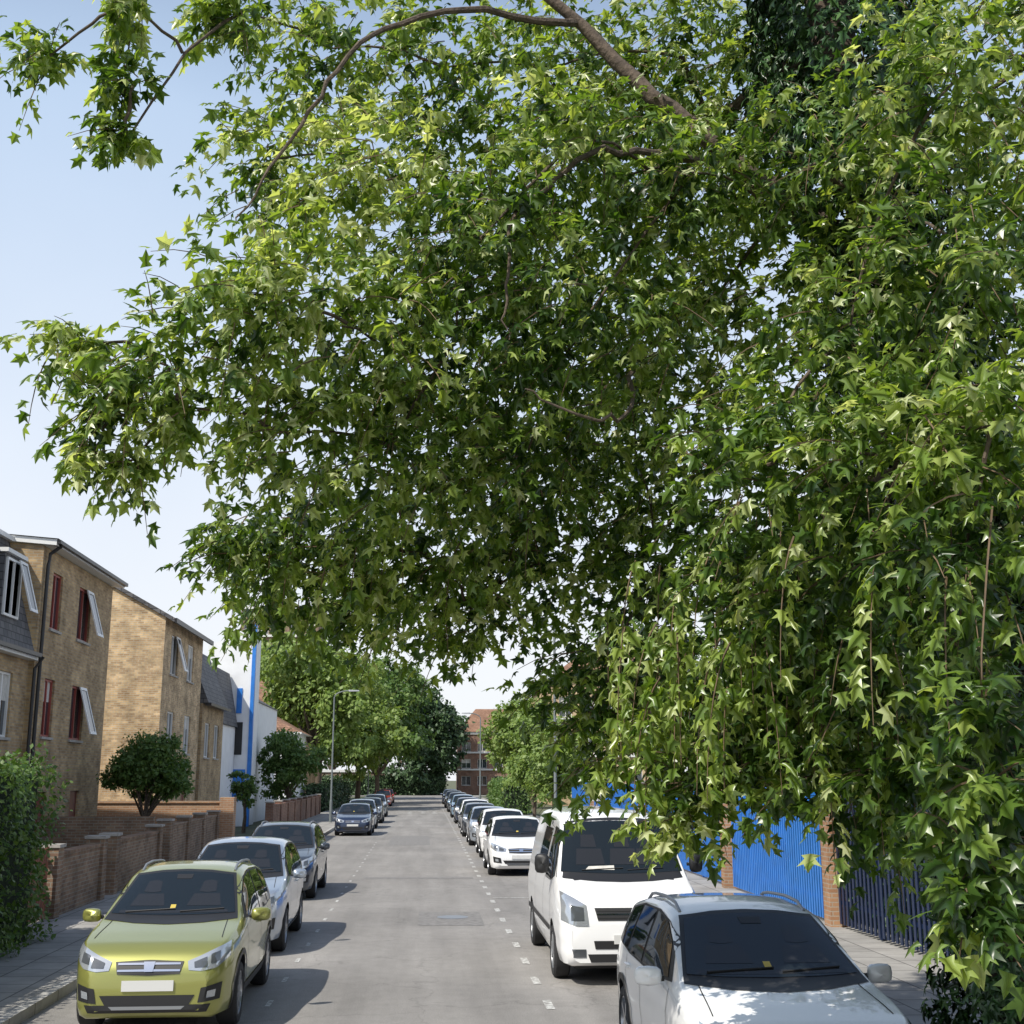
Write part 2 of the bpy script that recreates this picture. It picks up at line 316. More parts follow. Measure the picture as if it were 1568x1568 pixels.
def make_car(kind,name,x,y,paintm,rz=0,zs=1,ls=1,ws=1,clad=False,rails=False,wheel='alloy',rear=False,grille='bar',plate=True):
    if kind=='van':
        L=4.9; W=.985; tum=.16
        zt=[(0,.72),(.03,.90),(.12,1.04),(.3,1.12),(.8,1.27),(.92,1.36),(1.5,1.97),(1.75,2.08),(2.3,2.13),(4.65,2.13),(4.82,2.05),(4.9,1.85)]
        zb=[(0,.70),(.1,.88),(.5,1.02),(.9,1.12),(4.8,1.18),(4.9,1.15)]
        z0=[(0,.30),(.12,.24),(4.8,.28),(4.9,.36)]
        wk=[(0,.80),(.06,.88),(.2,.95),(.6,.985),(4.75,.985),(4.9,.92)]; axles=(.88,4.1); R=.345
    else:
        L=4.3; W=.885; tum=.25
        zt=[(0,.60),(.03,.72),(.10,.82),(.25,.90),(.6,.975),(1.0,1.04),(1.14,1.09),(1.95,1.50),(2.2,1.55),(2.6,1.57),(3.2,1.54),(3.65,1.46),(3.8,1.38),(4.08,1.06),(4.2,.96),(4.27,.85),(4.3,.7)]
        zb=[(0,.58),(.1,.74),(.4,.86),(1.0,.94),(2.5,.97),(3.8,1.0),(4.15,.9),(4.3,.66)]
        z0=[(0,.30),(.10,.2),(4.1,.24),(4.3,.36)]
        wk=[(0,.60),(.05,.70),(.15,.785),(.35,.85),(.7,.885),(3.6,.885),(4.05,.84),(4.22,.77),(4.3,.68)]; axles=(.82,3.45); R=.33
    ys=np.unique(np.concatenate([np.linspace(0,.4,14),np.linspace(.4,L-.4,58),np.linspace(L-.4,L,12)]))
    ZT=smoothcurve(zt,ys,.07); ZB=smoothcurve(zb,ys,.09); Z0=smoothcurve(z0,ys,.05); WW=smoothcurve(wk,ys,.06)
    ZT[0]=zt[0][1];
    verts=[];nsec=None
    for yy,t,b,o,ww in zip(ys,ZT,ZB,Z0,WW):
        h=max(.03,t-b); pts=[(0,o),(ww*.5,o),(ww*.86,o)]
        for s in np.linspace(.0,1,12):
            xx=ww*(1-.07*(1-s)**4-.035*s**3)+.010*math.exp(-((s-.80)/.05)**2)-.012*math.exp(-((s-.38)/.10)**2)
            pts.append((xx,o+.03+(b-o-.03)*s))
        x0=pts[-1][0]; xr=max(.2,x0-.03-tum*h)
        for s in (.2,.4,.6,.8,1): pts.append((x0+(xr-x0)*s+.012*math.sin(math.pi*s)*min(1,h*2),b+.80*h*s))
        for th in np.linspace(0,math.pi/2,12)[1:]:
            pts.append((xr*max(0,math.cos(th))**(2/2.7),b+.80*h+.20*h*math.sin(th)**(2/2.7)))
        pts[-1]=(0,pts[-1][1])
        sec=[(px,yy,pz) for px,pz in pts]+[(-px,yy,pz) for px,pz in pts[-2:0:-1]]
        verts+=[(a*ws,bb*ls,c*zs) for a,bb,c in sec]; nsec=len(sec)
    faces=[]
    ns=len(ys)
    for i in range(ns-1):
        for j in range(nsec):
            j2=(j+1)%nsec; faces.append((i*nsec+j,i*nsec+j2,(i+1)*nsec+j2,(i+1)*nsec+j))
    faces.append(tuple(range(nsec))[::-1]); faces.append(tuple((ns-1)*nsec+j for j in range(nsec)))
    bvh=BVHTree.FromPolygons([Vector(v) for v in verts],faces)
    e=empty(name,(x,y,0),rz)
    me=bpy.data.meshes.new('body'); me.from_pydata(verts,[],faces); me.materials.append(paintm)
    bm=bmesh.new(); bm.from_mesh(me); bmesh.ops.recalc_face_normals(bm,faces=bm.faces); bm.to_mesh(me); bm.free()
    body=bpy.data.objects.new('body',me); col.objects.link(body)
    ar=R*1.13
    cut=MB()
    for ay in axles:
        for sx in (-1,1):
            n=28; c=[(ay*ls+ar*math.cos(2*math.pi*i/n),R+.02+ar*math.sin(2*math.pi*i/n)) for i in range(n)]
            xa,xb=sx*(W*ws-.26),sx*(W*ws+.2); b0=len(cut.v)
            cut.v+=[(xa,p,q) for p,q in c]+[(xb,p,q) for p,q in c]; k=cut.mi(M['black'])
            for i in range(n):
                cut.f.append((b0+i,b0+(i+1)%n,b0+n+(i+1)%n,b0+n+i)); cut.m.append(k)
            cut.f.append(tuple(b0+i for i in range(n))[::-1]); cut.m.append(k); cut.f.append(tuple(b0+n+i for i in range(n))); cut.m.append(k)
    co_=cut.obj('cut'); bm=bmesh.new(); bm.from_mesh(co_.data); bmesh.ops.recalc_face_normals(bm,faces=bm.faces); bm.to_mesh(co_.data); bm.free()
    mod=body.modifiers.new('b','BOOLEAN'); mod.operation='DIFFERENCE'; mod.object=co_; mod.solver='EXACT'
    try: mod.material_mode='TRANSFER'
    except Exception: pass
    dg=bpy.context.evaluated_depsgraph_get(); nm=bpy.data.meshes.new_from_object(body.evaluated_get(dg))
    body.modifiers.clear(); body.data=nm; bpy.data.objects.remove(co_)
    nm.polygons.foreach_set('use_smooth',[True]*len(nm.polygons)); nm.set_sharp_from_angle(angle=math.radians(38)); body.parent=e
    def cast(view,a,b,off):
        if view=='F': o,d=Vector((a*ws,-3,b*zs)),Vector((0,1,0))
        elif view=='B': o,d=Vector((a*ws,L+3,b*zs)),Vector((0,-1,0))
        elif view=='T': o,d=Vector((a*ws,b*ls,4)),Vector((0,0,-1))
        elif view=='R': o,d=Vector((3,a*ls,b*zs)),Vector((-1,0,0))
        else: o,d=Vector((-3,a*ls,b*zs)),Vector((1,0,0))
        hit,nn,_,_=bvh.ray_cast(o,d)
        if hit is None: hit,nn,_,_=bvh.find_nearest(o+d*3)
        if nn.dot(d)>0: nn=-nn
        return hit+nn*off
    def patch(mb,view,top,bot,mat,off=.006,nu=14,nv=7,mirror=False):
        for sgn in ((1,-1) if mirror else (1,)):
            vw=view
            if mirror and view in 'RL': vw='R' if sgn==1 else 'L'
            f=(lambda p:(p[0]*sgn,p[1])) if (mirror and view in 'FBT') else (lambda p:p)
            T=resample([f(p) for p in top],nu); B=resample([f(p) for p in bot],nu)
            G=[[cast(vw,*(T[i].lerp(B[i],j/(nv-1))),off) for j in range(nv)] for i in range(nu)]
            mb.grid(G,mat)
    gl=MB(); tr=MB()
    if kind=='van':
        patch(tr,'F',[(-.76,1.96),(-.4,2.015),(0,2.03),(.4,2.015),(.76,1.96)],[(-.90,1.27),(-.4,1.23),(0,1.22),(.4,1.23),(.90,1.27)],M['black'],.005,22,14)
        patch(gl,'F',[(-.72,1.92),(-.4,1.97),(0,1.985),(.4,1.97),(.72,1.92)],[(-.84,1.34),(-.4,1.32),(0,1.31),(.4,1.32),(.84,1.34)],M['glass'],.010,22,14)
        for sx in (-.42,.05,.42): patch(gl,'F',[(sx-.09,1.80),(sx+.09,1.80)],[(sx-.11,1.64),(sx+.11,1.64)],M['glass2'],.013,6,5); patch(gl,'F',[(sx-.17,1.62),(sx+.17,1.62)],[(sx-.2,1.42),(sx+.2,1.42)],M['glass2'],.013,6,5)
        patch(gl,'F',[(-.45,1.40),(-.1,1.41)],[(-.5,1.36),(-.1,1.355)],M['blind'] ,.012,10,3)
        patch(gl,'R',[(1.38,1.78),(1.6,1.88),(2.05,1.90)],[(1.02,1.28),(1.4,1.2),(2.05,1.2)],M['glass'],.008,mirror=True)
        patch(gl,'R',[(2.3,1.86),(3.3,1.86)],[(2.3,1.25),(3.3,1.25)],M['glass'],.008,mirror=True)
        patch(tr,'F',[(.60,.98),(.75,1.06),(.90,1.13)],[(.58,.74),(.75,.74),(.92,.80)],M['lens'],.008,10,8,True)
        patch(tr,'F',[(.64,.95),(.80,.98)],[(.64,.80),(.80,.80)],M['lens2'],.014,6,6,True)
        patch(tr,'F',[(-.50,.95),(.50,.95)],[(-.46,.80),(.46,.80)],M['black'],.008,16,6)
        for zz in (.835,.875,.915): patch(tr,'F',[(-.47,zz+.008),(.47,zz+.008)],[(-.47,zz-.008),(.47,zz-.008)],M['seam'] if zz!=.875 else M['chrome'],.014,14,2)
        patch(tr,'F',[(-.60,.40),(.60,.40)],[(-.56,.30),(.56,.30)],M['black'],.008,16,4)
        patch(tr,'F',[(-.52,.56),(-.15,.56)],[(-.5,.46),(-.15,.46)],M['black'],.008,8,4)
        patch(tr,'F',[(.3,.56),(.52,.56)],[(.3,.46),(.5,.46)],M['black'],.008,8,4)
        patch(tr,'F',[(.62,.46),(.80,.46)],[(.62,.36),(.78,.36)],M['lens2'],.008,6,4,True)
        patch(tr,'T',[(-.7,.80),(-.3,.86),(0,.87),(.3,.86),(.7,.80)],[(-.68,.72),(-.3,.78),(0,.79),(.3,.78),(.68,.72)],M['black'],.005,16,4)
        patch(tr,'R',[(1.28,.62),(4.7,.62)],[(1.28,.55),(4.7,.55)],M['black'],.007,30,3,True)
        for yy in (1.12,2.15,3.4): patch(tr,'R',[(yy,1.9 if yy>1.2 else 1.2),(yy+.012,1.9 if yy>1.2 else 1.2)],[(yy,.36),(yy+.012,.36)],M['seam'],.005,2,14,True)
        pz=(.52,.63)
        mir=(1.12,1.28,.99,.30,.12)
    else:
        patch(tr,'F',[(-.60,1.465),(-.3,1.50),(0,1.51),(.3,1.50),(.60,1.465)],[(-.765,1.05),(-.4,1.025),(0,1.015),(.4,1.025),(.765,1.05)],M['black'],.004,22,14)
        patch(gl,'F',[(-.57,1.445),(-.3,1.475),(0,1.485),(.3,1.475),(.57,1.445)],[(-.715,1.10),(-.4,1.085),(0,1.08),(.4,1.085),(.715,1.10)],M['glass'],.009,22,14)
        for sx in (-.33,.33):
            patch(gl,'F',[(sx-.08,1.385),(sx,1.40),(sx+.08,1.385)],[(sx-.10,1.29),(sx,1.28),(sx+.10,1.29)],M['glass2'],.011,6,5)
            patch(gl,'F',[(sx-.15,1.27),(sx+.15,1.27)],[(sx-.2,1.16),(sx+.2,1.16)],M['glass2'],.011,6,5)
        patch(gl,'F',[(-.10,1.455),(.10,1.455)],[(-.09,1.41),(.09,1.41)],M['black'],.012,6,3)
        patch(gl,'F',[(-.62,1.125),(-.1,1.12),(.62,1.125)],[(-.63,1.10),(-.1,1.095),(.63,1.10)],M['glass2'],.011,16,3)
        patch(gl,'F',[(-.05,1.17),(.01,1.17)],[(-.05,1.13),(.01,1.13)],M['sticker'],.012,3,3)
        patch(gl,'B',[(-.55,1.41),(0,1.44),(.55,1.41)],[(-.64,1.12),(0,1.12),(.64,1.12)],M['glass'],.009,16,8)
        patch(tr,'R',[(1.60,1.30),(1.95,1.425),(2.4,1.475),(3.1,1.46),(3.62,1.38)],[(1.28,1.03),(1.9,.99),(2.4,.99),(3.1,1.0),(3.92,1.06)],M['black'],.004,30,8,True)
        patch(gl,'R',[(1.68,1.30),(1.98,1.41),(2.44,1.455)],[(1.42,1.045),(1.9,1.01),(2.44,1.01)],M['glass'],.009,14,8,True)
        patch(gl,'R',[(2.52,1.455),(3.08,1.44)],[(2.52,1.01),(3.2,1.02)],M['glass'],.009,12,8,True)
        patch(gl,'R',[(3.15,1.435),(3.5,1.375)],[(3.27,1.03),(3.72,1.06)],M['glass'],.009,8,8,True)
        patch(tr,'F',[(.40,.745),(.55,.80),(.70,.86),(.80,.90)],[(.42,.665),(.55,.655),(.70,.68),(.815,.77)],M['lens'],.007,14,8,True)
        patch(tr,'F',[(.47,.735),(.60,.78)],[(.48,.685),(.61,.69)],M['lens2'],.013,6,6,True)
        patch(tr,'F',[(.64,.80),(.72,.83)],[(.64,.72),(.73,.74)],M['lens2'],.013,6,6,True)
        patch(tr,'F',[(-.36,.745),(0,.76),(.36,.745)],[(-.33,.635),(0,.62),(.33,.635)],M['black'],.007,18,8)
        for zz in (.66,.72): patch(tr,'F',[(-.33,zz+.012),(0,zz+.014),(.33,zz+.012)],[(-.33,zz-.006),(0,zz-.006),(.33,zz-.006)],M['chrome'],.014,14,2)
        patch(tr,'F',[(-.06,.74),(.06,.74)],[(-.045,.65),(.045,.65)],M['chrome'],.02,4,4)
        patch(tr,'F',[(-.50,.435),(.50,.435)],[(-.44,.345),(.44,.345)],M['black'],.007,18,5)
        patch(tr,'F',[(-.40,.332),(.40,.332)],[(-.36,.30),(.36,.30)],M['steel'] if clad else M['black'],.010,14,3)
        patch(tr,'F',[(.56,.50),(.76,.54)],[(.53,.36),(.74,.38)],M['black'],.007,8,6,True)
        patch(tr,'F',[(.62,.47),(.70,.48)],[(.61,.40),(.69,.41)],M['lens'],.013,5,5,True)
        patch(tr,'B',[(.5,.98),(.76,.98)],[(.56,.76),(.8,.76)],M['tail'],.007,8,6,True)
        for yy,za in ((1.30,.98),(2.47,.98),(3.22,.98)): patch(tr,'R',[(yy,za),(yy+.01,za)],[(yy,.34),(yy+.01,.34)],M['seam'],.004,2,12,True)
        patch(tr,'T',[(-.70,.42),(-.66,1.05)],[(-.69,.42),(-.65,1.05)],M['seam'],.003,16,2,True)
        patch(tr,'R',[(.62,.30),(3.7,.30)],[(.62,.22),(3.7,.22)],M['black'],.006,30,3,True)
        if clad:
            for ay in axles:
                for sgn,vw in ((1,'R'),(-1,'L')):
                    out=[];inn=[]
                    for i in range(19):
                        a=math.pi*(-.10+1.2*i/18); out.append((ay+(ar+.055)*math.cos(a),R+.02+(ar+.055)*math.sin(a))); inn.append((ay+(ar-.0)*math.cos(a),R+.02+(ar)*math.sin(a)))
                    patch(tr,vw,out,inn,M['black'],.010,24,3)
            patch(tr,'R',[(1.2,.36),(3.1,.36)],[(1.2,.24),(3.1,.24)],M['black'],.009,24,3,True)
            patch(tr,'F',[(-.66,.345),(.66,.345)],[(-.62,.27),(.62,.27)],M['black'],.006,18,4)
        for yy in (2.28,3.02):
            for vw in 'RL':
                p=cast(vw,yy,.90,.0); s=1 if vw=='R' else -1
                tr.box(min(p.x,p.x+s*.035),yy*ls,.885*zs,max(p.x,p.x+s*.035),yy*ls+.17,.912*zs,paintm)
        pz=(.475,.575); mir=(1.42,1.03,.90,.17,.13)
    if plate:
        p=cast('F',0,(pz[0]+pz[1])/2,0); tr.box(-.26,p.y-.02,pz[0]*zs,.26,p.y-.006,pz[1]*zs,M['plate'])
        p=cast('B',0,.62,0); tr.box(-.26,p.y+.006,.60*zs,.26,p.y+.02,.70*zs,M['plate'])
    for x0,x1 in ((-.55,.02),(.08,.58)):
        zb_=1.345 if kind=='van' else 1.10
        a=cast('F',x0,zb_+.005,.018); b=cast('F',x1,zb_+.03,.018); tr.tube([a,b],.007,M['black'],5)
    gl.obj('windows',e,True,50); tr.obj('trim_and_lamps',e,True,30)
    mm=MB()
    for s in (-1,1):
        cx=s*(mir[2]*ws+.09); cy=mir[0]*ls; cz=(mir[1]+ (.16 if kind=='van' else .03))*zs
        hw,hh=mir[4]*.85,mir[3]*.45
        G=[]
        for i in range(13):
            ph=2*math.pi*i/12; row=[]
            for j in range(9):
                th=math.pi*j/8; q=lambda t:math.copysign(abs(t)**.6,t)
                row.append((cx+hw*q(math.sin(th))*q(math.cos(ph)),cy-.06*math.cos(th)+.02*math.cos(ph)*s,cz+hh*q(math.sin(th))*q(math.sin(ph))))
            G.append(row)
        mm.grid(G,paintm if kind!='van' else M['black'])
        mm.tube([(s*(mir[2]*ws-.04),cy,cz-.02),(cx,cy,cz-.02)],.025,M['black'],6)
    mm.obj('wing_mirrors',e,True,60)
    if rails:
        rr=MB()
        for s in (-1,1):
            pts=[]
            for k in range(9):
                yy=2.05+1.45*k/8; c=cast('T',s*.57,yy,.0); pts.append((c.x,c.y,c.z+(.035 if 0<k<8 else .0)))
            rr.tube(pts,.015,M['steel'],6)
        rr.obj('roof_rails',e,True)
    for i,ay in enumerate(axles):
        for s in (-1,1):
            wo=bpy.data.objects.new('wheel_%d%s'%(i+1,'a' if s<0 else 'b'),WH['van' if kind=='van' else wheel]); col.objects.link(wo); wo.parent=e
            wo.location=(s*(W*ws-.125),ay*ls,R); wo.rotation_euler=(random.random()*3,0,0 if s>0 else math.pi)
    ub=MB(); ub.box(-W*ws*.72,.5,.16,W*ws*.72,L*ls-.5,.32,M['black']); ub.obj('underbody',e)
    return e
P_green=paint('paint_olive_gold_metallic',(.32,.325,.085),.5,.33); P_silver=paint('paint_silver',(.47,.52,.58),.7,.3)
P_grey=paint('paint_dark_grey',(.07,.08,.095),.5,.3); P_blue=paint('paint_navy',(.025,.04,.085),.4,.28)
P_white=paint('paint_white',(.86,.86,.85),0,.35); P_red=paint('paint_red',(.42,.03,.025),.1,.3); P_black=paint('paint_black',(.02,.022,.025),.2,.25)
P_lb=paint('paint_light_blue',(.25,.38,.5),.4,.3)
make_car('car','parked_car',-2.80,13.3,P_green,.012,1.02,1.0,.955,clad=True,rails=True,wheel='alloy10')
make_car('car','parked_car',-2.97,19.1,P_silver,.01,1.04,.97,.98)
make_car('car','parked_car',-3.28,27.6,P_grey,0,1.02,1.0,1.0,rails=True)
make_car('car','parked_car',-3.35,58,P_blue,0,.93,.98,.99)
make_car('car','parked_car',-3.40,66,P_silver,.02,.97,.95,.98)
make_car('car','parked_car',-3.40,74,P_grey,0,.95,.97,1)
make_car('car','parked_car',-3.55,86,P_silver,0,.98,.97,1)
make_car('car','parked_car',-4.1,118,P_red,0,.98,.97,1)
make_car('car','parked_car',-4.3,134,P_red,0,.98,.97,1)
make_car('van','parked_van',2.70,16.2,P_white,0,1.01,1,1,wheel='van')
make_car('car','parked_car',2.76,8.75,P_white,0,.99,1.02,.96,clad=True,rails=True)
make_car('car','parked_car',2.62,34.0,P_white,0,.98,.96,1)
make_car('car','parked_car',2.70,41.5,P_white,0,1.0,.98,1)
make_car('car','parked_car',2.6,49,P_silver,0,.95,.95,1)
make_car('car','parked_car',2.55,56.5,P_grey,0,.95,.95,1)
make_car('car','parked_car',2.65,64,P_white,0,.97,.97,1)
make_car('car','parked_car',2.6,73,P_blue,0,.95,.95,1)
make_car('car','parked_car',2.6,84,P_lb,0,.97,.97,1)
make_car('car','parked_car',2.6,98,P_grey,0,.97,.97,1)
make_car('car','parked_car',2.6,112,P_black,0,.97,.97,1)
make_car('car','parked_car',2.6,128,P_blue,0,.97,.97,1)
# ================================================================ BUILDINGS
def wall(mb,P,W,Ht,holes,mat,dep=.11,top=None):
    us=sorted({0,W}|{h[0] for h in holes}|{h[2] for h in holes}); zs=sorted({0,Ht}|{h[1] for h in holes}|{h[3] for h in holes})
    for a,b in zip(us,us[1:]):
        for c,d in zip(zs,zs[1:]):
            um,zm=(a+b)/2,(c+d)/2
            if any(h[0]<um<h[2] and h[1]<zm<h[3] for h in holes): continue
            mb.face([P(a,c,0),P(b,c,0),P(b,d,0),P(a,d,0)],mat)
    for h in holes:
        a,c,b,d=h[:4]
        for q in (((a,c),(b,c)),((b,c),(b,d)),((b,d),(a,d)),((a,d),(a,c))):
            mb.face([P(*q[0],0),P(*q[1],0),P(*q[1],-dep),P(*q[0],-dep)],mat)
def window(mb,P,h,fr=None,cols=2,rows=1,sill=True,blind=0,dep=.11,tilt=False):
    a,c,b,d=h[:4]; fr=fr or M['upvc']; t=.06
    mb.pbox(P,a,b,c,d,-dep-.03,-dep-.01,M['winglass'])
    n0,n1=-dep-.008,-dep+.05
    mb.pbox(P,a,a+t,c,d,n0,n1,fr); mb.pbox(P,b-t,b,c,d,n0,n1,fr)
    mb.pbox(P,a+t,b-t,c,c+t,n0,n1,fr); mb.pbox(P,a+t,b-t,d-t,d,n0,n1,fr)
    for i in range(1,cols):
        u=a+(b-a)*i/cols; mb.pbox(P,u-.03,u+.03,c+t,d-t,n0,n1-.004,fr)
    for i in range(1,rows):
        z=c+(d-c)*i/rows; mb.pbox(P,a+t,b-t,z-.025,z+.025,n0,n1-.008,fr)
    if blind: mb.pbox(P,a+t,b-t,d-t-(d-c)*blind,d-t,-dep-.007,-dep-.003,M['blind'])
    if sill: mb.pbox(P,a-.06,b+.06,c-.07,c-.002,-.02,.06,M['conc'])
    if tilt:
        def Q(u,s,n):
            return P(u,d-(d-c)*.92*s*math.cos(.28),(d-c)*.92*s*math.sin(.28)+.02+n)
        um=(a+b)/2
        for (u0,u1,s0,s1) in ((um,um+.06,0,1),(b-.06,b,0,1),(um+.06,b-.06,0,.06),(um+.06,b-.06,.94,1)):
            mb.hexa([Q(u0,s1,0),Q(u1,s1,0),Q(u1,s1,.04),Q(u0,s1,.04),Q(u0,s0,0),Q(u1,s0,0),Q(u1,s0,.04),Q(u0,s0,.04)],M['upvc'])
        mb.face([Q(um+.06,.06,.02),Q(b-.06,.06,.02),Q(b-.06,.94,.02),Q(um+.06,.94,.02)],M['winglass'])
def PX(x,y0): return lambda u,z,n:(x+n,y0+u,z)
def PY(x0,y): return lambda u,z,n:(x0+u,y-n,z)
e=empty('mansard_brick_house'); mb=MB()
P=PX(-10.45,20); Wd=12.6
hol=[]; win=MB()
for u in (1.0,4.0,7.2,10.4):
    hol.append((u,3.6,u+1.1,5.2))
for u in (1.0,7.2): hol.append((u,.9,u+1.3,2.3))
dr=[(4.3,.1,5.2,2.2),(10.5,.1,11.4,2.2)]
wall(mb,P,Wd,5.7,hol+dr,M['brick_y'])
mb.face([(-19,20,0),(-10.45,20,0),(-10.45,20,5.7),(-19,20,5.7)],M['brick_y'])
mb.obj('walls',e)
for i,h in enumerate(hol): window(win,P,h,cols=2,blind=(.4 if i%2 else 0))
for h in dr: win.pbox(P,h[0],h[2],h[1],h[3],-.14,-.08,M['door'])
win.obj('windows_and_doors',e)
rf=MB()
rf.face([P(-.0,5.75,.18),P(Wd-.06,5.75,.18),P(Wd-.06,8.8,-.75),P(0,8.8,-.75)],M['slate'])
rf.face([P(0,8.8,-.75),P(Wd-.06,8.8,-.75),P(Wd-.06,9.3,-5),P(0,9.3,-5)],M['slate'])
rf.face([P(0,5.7,0),P(0,5.7,-8.5),P(0,9.3,-5),P(0,8.8,-.75),P(0,5.75,.18)],M['brick_y'])
rf.face([P(Wd-.06,5.7,0),P(Wd-.06,5.7,-8.5),P(Wd-.06,9.3,-5),P(Wd-.06,8.8,-.75)],M['slate'])
rf.pbox(P,0,Wd-.05,5.62,5.74,.0,.26,M['fascia']); rf.pbox(P,0,Wd-.05,5.70,5.80,.262,.36,M['pipe'])
rf.pbox(P,0,Wd-.05,8.78,8.90,-.9,-.62,M['fascia'])
for u in (1.4,7.6,10.4):
    Pd=lambda uu,z,n,u=u:P(u+uu,z,n)
    rf.pbox(Pd,-.1,1.2,6.45,8.1,-.9,-.05,M['slate'])
    window(rf,lambda uu,z,n,u=u:P(u+uu,z,n+.07),(0,6.55,1.1,8.0),cols=2,sill=False,tilt=(u>8))
    rf.pbox(Pd,-.2,1.3,8.1,8.2,-.95,.06,M['fascia'])
rf.pbox(P,Wd-.9,Wd-.2,8.9,10.0,-5.4,-4.6,M['brick_y'])
rf.obj('mansard_roof',e)
e=empty('brick_townhouse'); mb=MB(); P=PX(-10.3,32.62); Wd=7.3
cols_=[(1.0,1.9),(3.6,4.9)]; hol=[]
for (a,b) in cols_:
    for z in (3.7,6.6): hol.append((a,z,b,z+1.55))
dr=[(1.0,.1,1.95,2.25),(4.2,.1,5.15,2.25)]
wall(mb,P,Wd,8.7,hol+dr,M['brick_y'])
mb.face([(-19,32.62,0),(-10.3,32.62,0),(-10.3,32.62,8.7),(-19,32.62,9.4)],M['brick_y'])
mb.face([(-19,39.92,0),(-10.3,39.92,0),(-10.3,39.92,8.7),(-19,39.92,9.4)],M['brick_y'])
mb.obj('walls',e)
win=MB()
for i,h in enumerate(hol): window(win,P,h,fr=M['redfr'],cols=2,tilt=(i in (2,3)),blind=.35 if i==0 else 0)
for h in dr: win.pbox(P,h[0],h[2],h[1],h[3],-.14,-.08,M['door'])
win.obj('windows_and_doors',e)
rf=MB()
rf.hexa([P(-.1,8.70,.35),P(Wd+.1,8.70,.35),P(Wd+.1,9.45,-8.8),P(-.1,9.45,-8.8),P(-.1,8.86,.35),P(Wd+.1,8.86,.35),P(Wd+.1,9.6,-8.8),P(-.1,9.6,-8.8)],M['fascia'])
rf.face([P(-.15,8.872,.4),P(Wd+.15,8.872,.4),P(Wd+.15,9.62,-8.9),P(-.15,9.62,-8.9)],M['slate'])
rf.pbox(P,-.1,Wd+.1,8.74,8.84,.352,.46,M['pipe'])
rf.obj('roof',e)
pp=MB(); pp.tube([P(.18,8.72,.40),P(.18,8.5,.12),P(.18,8.2,.09),P(.18,.1,.09)],.05,M['pipe'],8)
pp.tube([P(-.25,5.7,.3),P(-.25,5.4,.1),P(-.25,.1,.1)],.045,M['pipe'],8); pp.obj('downpipe',e,True)
e=empty('gabled_brick_house'); mb=MB(); xf=-9.8; y0=45.8; P=PX(xf,y0); Wd=7.8
hol=[(1.3,6.5,2.6,8.0),(4.6,6.5,5.9,8.0),(1.3,3.6,2.6,5.1),(4.6,3.6,5.9,5.1),(1.3,.9,2.6,2.3)]; dr=[(4.8,.1,5.7,2.2)]
wall(mb,P,Wd,8.5,hol+dr,M['brick_s'])
mb.face([(xf-9,y0,0),(xf,y0,0),(xf,y0,8.5),(xf-4.5,y0,11.0),(xf-9,y0,8.5)],M['brick_s'])
mb.face([(xf-9,y0+Wd,0),(xf,y0+Wd,0),(xf,y0+Wd,8.5),(xf-4.5,y0+Wd,11.0),(xf-9,y0+Wd,8.5)],M['brick_s'])
mb.obj('walls',e)
win=MB()
for i,h in enumerate(hol): window(win,P,h,cols=2,tilt=(i in(0,)),blind=.3 if i%2 else 0)
for h in dr: win.pbox(P,h[0],h[2],h[1],h[3],-.14,-.08,M['door'])
win.obj('windows_and_doors',e)
rf=MB()
for s,(xa,xb) in enumerate(((xf+.35,xf-4.5),(xf-9.35,xf-4.5))):
    za=8.31
    rf.hexa([(xa,y0-.12,za),(xb,y0-.12,11.02),(xb,y0+Wd+.1,11.02),(xa,y0+Wd+.1,za),(xa,y0-.12,za+.16),(xb,y0-.12,11.18),(xb,y0+Wd+.1,11.18),(xa,y0+Wd+.1,za+.16)],M['slate'])
rf.pbox(P,-.1,Wd+.1,8.28,8.46,.352,.44,M['pipe'])
rf.obj('roof',e)
e=empty('mansard_brick_house'); mb=MB(); P=PX(-9.7,53.8); Wd=5.5
hol=[(.8,3.5,2.0,5.0),(3.2,3.5,4.4,5.0)]; wall(mb,P,Wd,5.8,hol,M['brick_y']); mb.face([(-18,53.8,0),(-9.7,53.8,0),(-9.7,53.8,5.8),(-18,53.8,5.8)],M['brick_y'])
mb.face([(-18,59.3,0),(-9.7,59.3,0),(-9.7,59.3,5.8),(-18,59.3,5.8)],M['brick_y']);mb.obj('walls',e)
win=MB()
for h in hol: window(win,P,h)
win.obj('windows',e)
rf=MB(); rf.face([P(0,5.8,.25),P(Wd,5.8,.25),P(Wd,8.3,-.8),P(0,8.3,-.8)],M['slate']); rf.face([P(0,8.3,-.8),P(Wd,8.3,-.8),P(Wd,8.6,-8),P(0,8.6,-8)],M['slate'])
rf.face([P(Wd,5.8,.25),P(Wd,8.3,-.8),P(Wd,8.6,-8),P(Wd,5.8,-8)],M['slate']); rf.face([P(0,5.8,.25),P(0,8.3,-.8),P(0,8.6,-8),P(0,5.8,-8)],M['slate']);rf.pbox(P,0,Wd,5.7,5.82,.1,.36,M['pipe']); rf.obj('mansard_roof',e)
e=empty('white_rendered_building'); mb=MB(); X0,X1,Y=-12.5,-10.0,70.0
mb.hexa([(X0,Y,0),(X1,Y,0),(X1,Y+3.5,0),(X0,Y+3.5,0),(X0,Y,10.0),(X1,Y,11.2),(X1,Y+3.5,11.2),(X0,Y+3.5,10.0)],M['white'])
mb.box(-22,Y+3.5,0,-10.4,Y+16,7.2,M['white'])
mb.obj('walls',e)
mb=MB()
